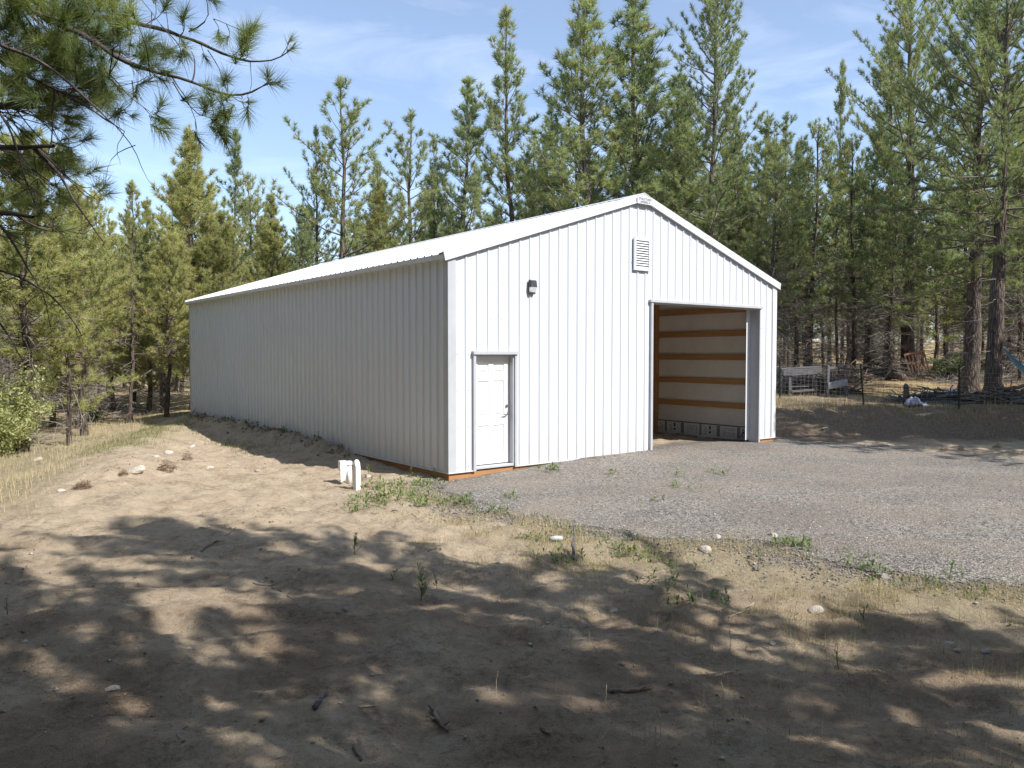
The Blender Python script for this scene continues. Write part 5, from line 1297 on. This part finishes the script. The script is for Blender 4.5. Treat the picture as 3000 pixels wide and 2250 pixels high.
# shrubs
def shrub(name, x, y, h, w, nleaf, lsize, mat, label, seed, tint=.5):
    rg = np.random.default_rng(seed); e = empty(name, (x, y, zt(x, y)-.05), 0, label, 'shrub')
    lines = []; tips = []
    for i in range(26):
        az = rg.random()*6.283; sp = rg.random()**.7; top = np.array([math.cos(az)*w*.5*sp, math.sin(az)*w*.5*sp, h*(.35+.6*rg.random())*(1-.35*sp)])
        P = smooth_line([np.zeros(3), top*np.array([.35, .35, .55]), top], 7)+rg.normal(size=(7, 3))*.02; P[0] = 0
        lines.append((P, np.linspace(.022, .005, 7)))
        for q in range(8):
            a = P[rg.integers(2, 7)]; b_ = a+rg.normal(size=3)*np.array([.22, .22, .16])*h/2; lines.append((np.array([a, (a+b_)/2+rg.normal(size=3)*.02, b_]), np.array([.005, .004, .002]))); tips.append(b_)
        tips.append(P[-1])
    V, F = tubes_np(lines, 4); link('stems', np_mesh('stems', V, F, M_limb), e)
    tips = np.array(tips); c = tips[rg.integers(0, len(tips), nleaf)]+rg.normal(size=(nleaf, 3))*.085*h/2
    c[:, 2] = np.abs(c[:, 2]); d = rg.normal(size=(nleaf, 3)); d /= np.linalg.norm(d, axis=1)[:, None]; s = np.cross(d, rg.normal(size=(nleaf, 3))); s /= np.linalg.norm(s, axis=1)[:, None]
    ls = lsize*(.6+.8*rg.random(nleaf))[:, None]
    V = np.stack([c-d*ls, c+s*ls*.5, c+d*ls, c-s*ls*.5], 1).reshape(-1, 3)
    t_ = np.repeat(np.clip(tint+rg.normal(size=nleaf)*.2+.25*(c[:, 0]/w), 0, 1), 4)
    link('leaves', np_mesh('leaves', V, np.arange(nleaf*4).reshape(-1, 4), mat, {'tint': t_}), e)
shrub('shrub', at(-5, 20), 20, 2.5, 2.9, 12000, .042, M_leaf, 'bright yellow-green leafy shrub at the left edge of the meadow', 3, .62)
shrub('shrub', at(2800, 36), 36, 1.6, 2.4, 4500, .05, M_sage, 'grey-green sage-like bush behind the fence left of the big pine pair', 4)
shrub('shrub', at(2600, 37), 37, .8, 1.3, 1800, .05, M_leaf, 'small green bush left of the leaning reddish pallet', 5, .3)
shrub('shrub', at(268, 30), 30, .7, 1.2, 1200, .05, M_leaf, 'small dark green bush in the litter between left trunks', 6, .1)
ptree('young', 200, 780, 21.6, 'young thin pale-stemmed pine alone at the front of the left meadow', rz=.5)

# ------------------------------------------------------------------ fence and yard things on the right
yrg = random.Random(12)
fence = empty('wire_fence', (11.26, 24.91, zt(11.26, 24.91)), 0, 'woven wire fence on dark steel posts behind the bank right of the barn', 'fence')
FP = [(6.2, 31.2), (9.48, 27.6), (11.26, 24.91), (13.81, 24.1), (16.6, 23.3), (20, 22.4)]
fo = np.array([11.26, 24.91, zt(11.26, 24.91)])
for i, (x, y) in enumerate(FP):
    z = zt(x, y); mb = MB(); h = 1.35+.1*yrg.random(); lx = -.09 if i == 2 else .01*yrg.uniform(-2, 2)
    P = lambda t: np.array([x+lx*t*1.4, y, z-.3+t*(h+.3)])-fo
    M0 = Matrix.Translation(Vector(P(0))) @ Matrix.Rotation(lx*1.0, 4, 'Y')
    mb.box(-.025, -.006, 0, .025, .004, h+.3, M0); mb.box(-.005, -.034, 0, .005, -.0061, h+.3, M0)
    for k in range(12): mb.box(-.009, -.045, .40+k*.10, .009, -.0341, .43+k*.10, M0)
    mb.build('post', M_post, fence)
for i in range(len(FP)-1):
    (x0, y0), (x1, y1) = FP[i], FP[i+1]; Ln = math.hypot(x1-x0, y1-y0); n = int(Ln/(.15 if i else .6)); lines = []
    ts = np.linspace(0, 1, 14)
    gz = terrain(x0+(x1-x0)*ts, y0+(y1-y0)*ts, False); gz[0] = zt(x0, y0); gz[-1] = zt(x1, y1)
    for k in range(9):
        h = .05+.14*k; sag = -.02*np.sin(ts*math.pi)*(1+yrg.random())
        lines.append((np.column_stack([x0+(x1-x0)*ts, y0+(y1-y0)*ts+.03*np.sin(ts*9+i), gz+h+sag])-fo, np.full(14, .0045)))
    for k in range(n):
        t = (k+.5)/n; x, y = x0+(x1-x0)*t, y0+(y1-y0)*t; g_ = np.interp(t, ts, gz)
        lines.append((np.array([(x, y+.03*math.sin(t*9+i), g_+.05), (x+.01*yrg.uniform(-1, 1), y+.03*math.sin(t*9+i), g_+.6), (x, y+.03*math.sin(t*9+i), g_+1.15)])-fo, np.full(3, .0036)))
    V, F = tubes_np(lines, 3); link('wire_mesh', np_mesh('wire_mesh', V, F, M_wire), fence)
# second fence further back
def at3(px, py, D): return pp(px, py, D)
x, y = at(2430, 40), 40.; bo = np.array([x, y, zt(x, y)])
bf = empty('wire_fence', tuple(bo), 0, 'far pale two-strand wire fence seen past the left end of the timber frame', 'fence')
tops = [(2308, 1036, 39), (2334, 1034, 39.5), (2368, 1034, 39.5), (2490, 1022, 41), (2560, 1024, 42), (2640, 1030, 43)]
pts_ = [at3(*t)-bo for t in tops]
for p in pts_:
    mb = MB(); gzp = zt(p[0]+bo[0], p[1]+bo[1])-bo[2]; mb.tube([(p[0], p[1], gzp-.1), (p[0], p[1], p[2]+.05)], .028, 6); mb.build('post', M_post, bf)
lines = []
for k in range(5): lines.append((smooth_line([p-np.array([0, 0, .0+.22*k]) for p in pts_], 24), np.full(24, .006 if k < 2 else .0035)))
for k in range(60):
    t = k/59*(len(pts_)-1.001); j = int(t); p = pts_[j]+(pts_[j+1]-pts_[j])*(t-j); lines.append((np.array([p, p-np.array([0, 0, .45]), p-np.array([0, 0, .9])]), np.full(3, .0035)))
V, F = tubes_np(lines, 3); link('wire_mesh', np_mesh('wire_mesh', V, F, M_wirel), bf)

M_paleboard = simple('pale_weathered_board', (.22, .22, .23), (.50, .50, .52), 5, .8, (1, 1, 4))
# weathered timber frame
x, y = at(2368, 28.6), 28.6; tf = empty('timber_frame', (x, y, zt(x, y)), .12, 'weathered grey timber bench frame standing behind the fence by the barn', 'bench frame')
def part(name, mat, parent, *boxes, M=None, bev=.008):
    mb = MB()
    for b_ in boxes: mb.box(*b_, M=M, bev=bev)
    return mb.build(name, mat, parent)
tf.scale = (1.15, 1.1, 1.08)
part('top_board', M_greywood, tf, (-.98, -.30, .93, .35, .30, .975), M=Matrix.Rotation(-.05, 4, 'Y'))
part('apron', M_greywood, tf, (-.95, -.34, .72, .32, -.302, .925), M=Matrix.Rotation(-.05, 4, 'Y'))
for lx, ly, lean in ((-.72, -.26, .04), (.12, -.28, .10), (-.72, .24, -.05), (.12, .24, .03)):
    part('leg', M_greywood, tf, (-.04, -.04, -.05, .04, .04, .90), M=Matrix.Translation((lx, ly, 0)) @ Matrix.Rotation(-lean, 4, 'Y'))
part('stretcher', M_greywood, tf, (-.70, -.33, .16, .20, -.302, .24), M=Matrix.Rotation(-.06, 4, 'Y'))
part('shelf', M_greywood, tf, (-.68, -.22, .30, .18, .20, .33))
x, y = at(2452, 28.2), 28.2; tf2 = empty('timber_frame', (x, y, zt(x, y)), .35, 'open rectangular weathered frame with a pale lower board, right of the bench frame', 'bench frame')
tf2.scale = (1.1, 1.1, 1.12)
part('upright', M_greywood, tf2, (-.42, -.04, -.05, -.32, .04, 1.02)); part('upright', M_greywood, tf2, (.36, -.04, -.02, .44, .04, 1.0), M=Matrix.Rotation(-.06, 4, 'Y'))
part('top_rail', M_greywood, tf2, (-.319, -.03, .90, .39, .03, .975), M=Matrix.Rotation(-.03, 4, 'Y')); part('lower_board', M_paleboard, tf2, (-.34, -.07, .30, .46, -.041, .52), M=Matrix.Rotation(-.14, 4, 'Y'))
part('rear_rail', M_greywood, tf2, (-.30, .30, .55, .40, .34, .63))
x, y = at(2404, 29.5), 29.5; o = MB().box(-.14, -.12, .0, .14, .12, .30, bev=.03).build('bucket', simple('orange_plastic', (.62, .27, .05), (.75, .38, .10), 5, .5), loc=(x, y, zt(x, y)+.35)) if False else None

# reddish pallet leaning on the stout pine
x, y = at(2698, 40.0), 39.9; pl = empty('pallet', (x, y, zt(x, y)-.12), -.25, 'reddish wooden slatted pallet leaning against the stout pine trunk', 'pallet')
MP = Matrix.Rotation(.24, 4, 'Y') @ Matrix.Rotation(-.22, 4, 'X')
MP = Matrix.Rotation(-.22, 4, 'Y') @ Matrix.Rotation(-.25, 4, 'X')
for a in (-.48, .42): part('side_rail', M_rustwood, pl, (a, -.05, .0, a+.07, .05, 1.40), M=MP)
part('top_rail', M_rustwood, pl, (-.48, -.055, 1.401, .49, .055, 1.50), M=MP); part('bottom_rail', M_rustwood, pl, (-.409, -.04, .02, .419, .04, .10), M=MP)
for k in range(5):
    a = -.30+k*.15; part('slat', M_rustwood, pl, (a, -.02, .101, a+.055, .02, 1.400), M=MP, bev=.004)

# blue hammock
A0, A1 = np.array(at3(2915, 995, 27.9)), np.array(at3(3220, 1015, 27.0)); ho = A0.copy()
hm_ = empty('hammock', tuple(ho), 0, 'blue hammock slung from the dark pine trunk at the right picture edge', 'hammock')
mb = MB(); q0 = np.array(at3(2936, 1012, 27.9))-ho; mb.tube([np.zeros(3), q0*.5+np.array([0, 0, -.01]), q0], .012, 6); mb.build('rope', M_stick, hm_)
nh, nw = 24, 9; V = []
for i in range(nh):
    t = i/(nh-1); c = q0*(1-t)+(A1-ho)*t+np.array([0, 0, -1.15*math.sin(t*math.pi)**.85*1.0]); wd = .03+.42*math.sin(t*math.pi)**.7
    for j in range(nw):
        s = j/(nw-1)*2-1; V.append(c+np.array([0.02*s, s*wd*.8, -.20*math.sin(t*math.pi)*(1-s*s)+.012*math.sin(j*2.2+i*.3)]))
ii = np.arange(nh*nw).reshape(nh, nw); F = np.stack([ii[:-1, :-1], ii[:-1, 1:], ii[1:, 1:], ii[1:, :-1]], -1).reshape(-1, 4)
F2 = F[:, ::-1]+len(V); V2 = np.array(V)+np.array([0, 0, .006])
link('cloth', np_mesh('cloth', np.concatenate([V, V2]), np.concatenate([F, F2]), M_hammock, None, True), hm_)

# logs, stump, piles
def log(P0, P1, r, mat, label, group=None, name='log', k=9, taper=.85):
    P0 = np.array(P0, float); P1 = np.array(P1, float); n = 8; t = np.linspace(0, 1, n)[:, None]; P = P0*(1-t)+P1*t; P[1:-1] += np.array([[yrg.gauss(0, r*.15) for _ in range(3)] for _ in range(n-2)])
    mb = MB(); mb.tube(P-P0, np.linspace(r, r*taper, n), k); return tag(mb.build(name, mat, None, True, loc=tuple(P0)), label, 'log', group)
def G(px, D, dz=0): x = at(px, D); return (x, D, zt(x, D)+dz)
log(G(2645, 33.5, .18), G(2535, 37.5, .35), .17, M_bark, 'dark fallen log with its sawn end towards the stout pine')
log(G(2632, 34.2, .42), G(2560, 37.0, .75), .09, M_bark, 'thinner log lying on top of the dark fallen log')
log(G(2530, 33.5, .06), G(2620, 35.0, .10), .07, M_limb, 'small pole on the ground in front of the dark fallen log')
st_ = G(2656, 26.2); mb = MB(); mb.tube([(0, 0, -.1), (.01, 0, .3), (-.01, .01, .58), (-.03, 0, .66)], [.12, .095, .085, .04], 9)
tag(mb.build('stump', M_bark, None, True, loc=st_), 'short dark broken post or stump in the grass between two fence posts', 'stump')
lg = 'logs and boards heaped under the big pine pair'
for i in range(26):
    px0 = 2690+yrg.random()*280; D = 25.6+yrg.random()*1.9; ln = .9+1.6*yrg.random(); a = yrg.gauss(0, .28); x, y, z = G(px0, D, .04+.10*yrg.random()+.04*(i % 4))
    kind = yrg.choice([M_greywood, M_bark, M_limb, M_greywood])
    log((x, y, z), (x+ln*math.cos(a), y+ln*math.sin(a), z+yrg.gauss(.02, .09)), .03+.04*yrg.random(), kind, 'weathered log or pole in the low heap under the big pine pair', lg)
for i in range(9):
    px0 = 2930+yrg.random()*120; D = 24.9+yrg.random()*1.5; x, y, z = G(px0, D, .12+.07*i*.6); a = .35+yrg.gauss(0, .2)
    log((x, y, z), (x+1.9*math.cos(a), y+1.9*math.sin(a), z+.15), .05+.04*yrg.random(), M_greywood, 'pale grey pole in the heap at the right picture edge', 'pale poles at the right picture edge')
# crumpled white sheet on the heap
def crumple(name, c, sx_, sy_, h, mat, label, cat, seed):
    xs = np.linspace(-1, 1, 26); XX, YY = np.meshgrid(xs, xs); r_ = np.clip(1-np.hypot(XX, YY)**2, 0, 1)
    ZZ = h*(r_**.6*(.6+1.2*(fbm(XX, YY, .5, 3, seed)+.2)))
    P = np.stack([XX*sx_*(1+.2*fbm(XX, YY, .8, 2, seed+1)), YY*sy_, ZZ], -1).reshape(-1, 3); ii = np.arange(676).reshape(26, 26)
    Ff = np.stack([ii[:-1, :-1], ii[:-1, 1:], ii[1:, 1:], ii[1:, :-1]], -1).reshape(-1, 4)
    kp = (r_.ravel()[Ff] > 0).all(axis=1); Ff = Ff[kp]; us, iv = np.unique(Ff, return_inverse=True)
    o = link(name, np_mesh(name, P[us], iv.reshape(-1, 4), mat)); o.location = c; return tag(o, label, cat)
c = G(2790, 27.6, .10); crumple('plastic_sheet', c, .45, .3, .30, M_tarp, 'crumpled white plastic sheet on the log heap behind a fence post', 'plastic sheet', 31)
c = G(2686, 25.4, .02); crumple('plastic_sheet', c, .38, .28, .26, simple('grey_blue_tarp', (.24, .25, .32), (.36, .37, .45), 5, .6), 'greyish tarp bundle at the left end of the log heap', 'plastic sheet', 32)
# brush pile
def brush(name, c, sx_, sy_, h, n, mat, seed, lmin=.4, lmax=1.3, r=.012):
    rg = np.random.default_rng(seed); lines = []
    for i in range(n):
        a = rg.random()*6.28; rr_ = rg.random()**.5; p = np.array([math.cos(a)*sx_*rr_, math.sin(a)*sy_*rr_, h*rg.random()*(1-rr_**2)+.03])
        d = unit(rg.normal(size=3)*np.array([1, 1, .35])); l = lmin+(lmax-lmin)*rg.random()
        P = [p-d*l/2]
        for k in range(4): P.append(P[-1]+unit(d+rg.normal(size=3)*.18)*l/4)
        P = np.array(P); P[:, 2] = np.maximum(P[:, 2], .01); lines.append((P, np.linspace(r*(.6+rg.random()), r*.3, 5)))
    V, F = tubes_np(lines, 4); o = link(name, np_mesh(name, V, F, mat)); o.location = c; return tag(o, kind='stuff')
brush('brush_pile', G(2462, 33.5), 1.15, .8, .75, 420, M_stick, 1, r=.018)
brush('brush_pile', G(2440, 33.2), 1.3, .7, .55, 120, M_cutwood, 2, r=.016)
brush('brush_pile', G(2290, 33), .9, .7, .6, 200, M_limb, 3, r=.018)
brush('fallen_branches', G(2580, 38), 2.4, 1.2, .5, 240, M_deadlimb, 4, r=.014)
brush('fallen_branches', G(2900, 33), 3.0, 1.2, .35, 200, M_deadlimb, 5, r=.012)
for i, (p_, D, s_) in enumerate([(-100, 31, 3), (200, 36, 4), (420, 33, 3.2), (330, 44, 5), (90, 48, 5), (2500, 48, 6), (2800, 50, 6), (2300, 42, 4), (3000, 40, 4)]):
    brush('fallen_branches', G(p_, D), s_, s_*.7, .22, 110, M_deadlimb, 10+i, .5, 1.9, r=.016)
# broken bark slabs in the sand mound
def slab(px, py, wpx, hpx, label, seed, z0=.1, mat=None):
    x, y, z = gpix(px, py, z0); s = wpx/2/2288.7*y; o = brush('root_clod', (x, y, z-.01), s*.9, s*.55, s*hpx/wpx*3.2, 170, M_clod, seed, s*.25, s*.8, s*.022)
    del o['kind']; return tag(o, label, 'root clod')
M_clod = simple('fibrous_clod', (.16, .11, .07), (.36, .26, .17), 18, .95, (1, 1, 3), 1.0, .04)
slab(490, 1380, 60, 22, 'larger fibrous brown root clod on the sand mound', 51)
slab(548, 1350, 34, 22, 'smaller fibrous root clod right of the larger one', 52)
slab(243, 1432, 56, 16, 'flat fibrous brown clod at the foot of the mound', 53, 0.)
slab(362, 1392, 30, 10, 'thin dark splinter-like clod below the rubble', 54, 0.)
slab(2330+590, 1320, 26, 12, 'dark clod on the lit sand at the right edge', 55, 0.)
slab(2765, 1322, 26, 12, 'brown clod on the lit sand strip right of the barn', 56, 0.)
slab(2815, 1322, 20, 12, 'small brown clod just right of its larger neighbour on the lit sand strip', 57, 0.)
# marker stake and clear bottle-like scrap
x, y, z = gpix(2538, 1307, .1); mb = MB(); mb.tube([(0, 0, 0), (.005, 0, .14)], [.010, .008], 6); tag(mb.build('stake', M_plastic, loc=(x, y, z-.01)), 'thin white marker stake at the back edge of the gravel', 'stake')
x, y, z = gpix(1630, 1585); mb = MB(); mb.tube([(-.085, -.02, .03), (-.02, -.005, .032), (.04, .01, .03), (.075, .018, .032)], [.026, .033, .032, .024], 10)
tag(mb.build('plastic_bottle', M_glass, None, True, loc=(x, y, z)), 'clear crushed plastic container lying in the weeds below the gravel', 'plastic container')

brush('brush_pile', G(2760, 26.6), 1.7, .5, .38, 300, M_greywood, 40, .4, 1.4, r=.016)
brush('brush_pile', G(2960, 26.0), 1.5, .6, .42, 260, M_stick, 41, .4, 1.6, r=.018)
brush('brush_pile', G(2330, 30.5), 1.3, .6, .50, 220, M_greywood, 42, .4, 1.6, r=.022)

brush('brush_pile', G(2395, 29.3), 1.5, .5, .62, 170, M_darklimb, 43, .5, 1.7, r=.022)
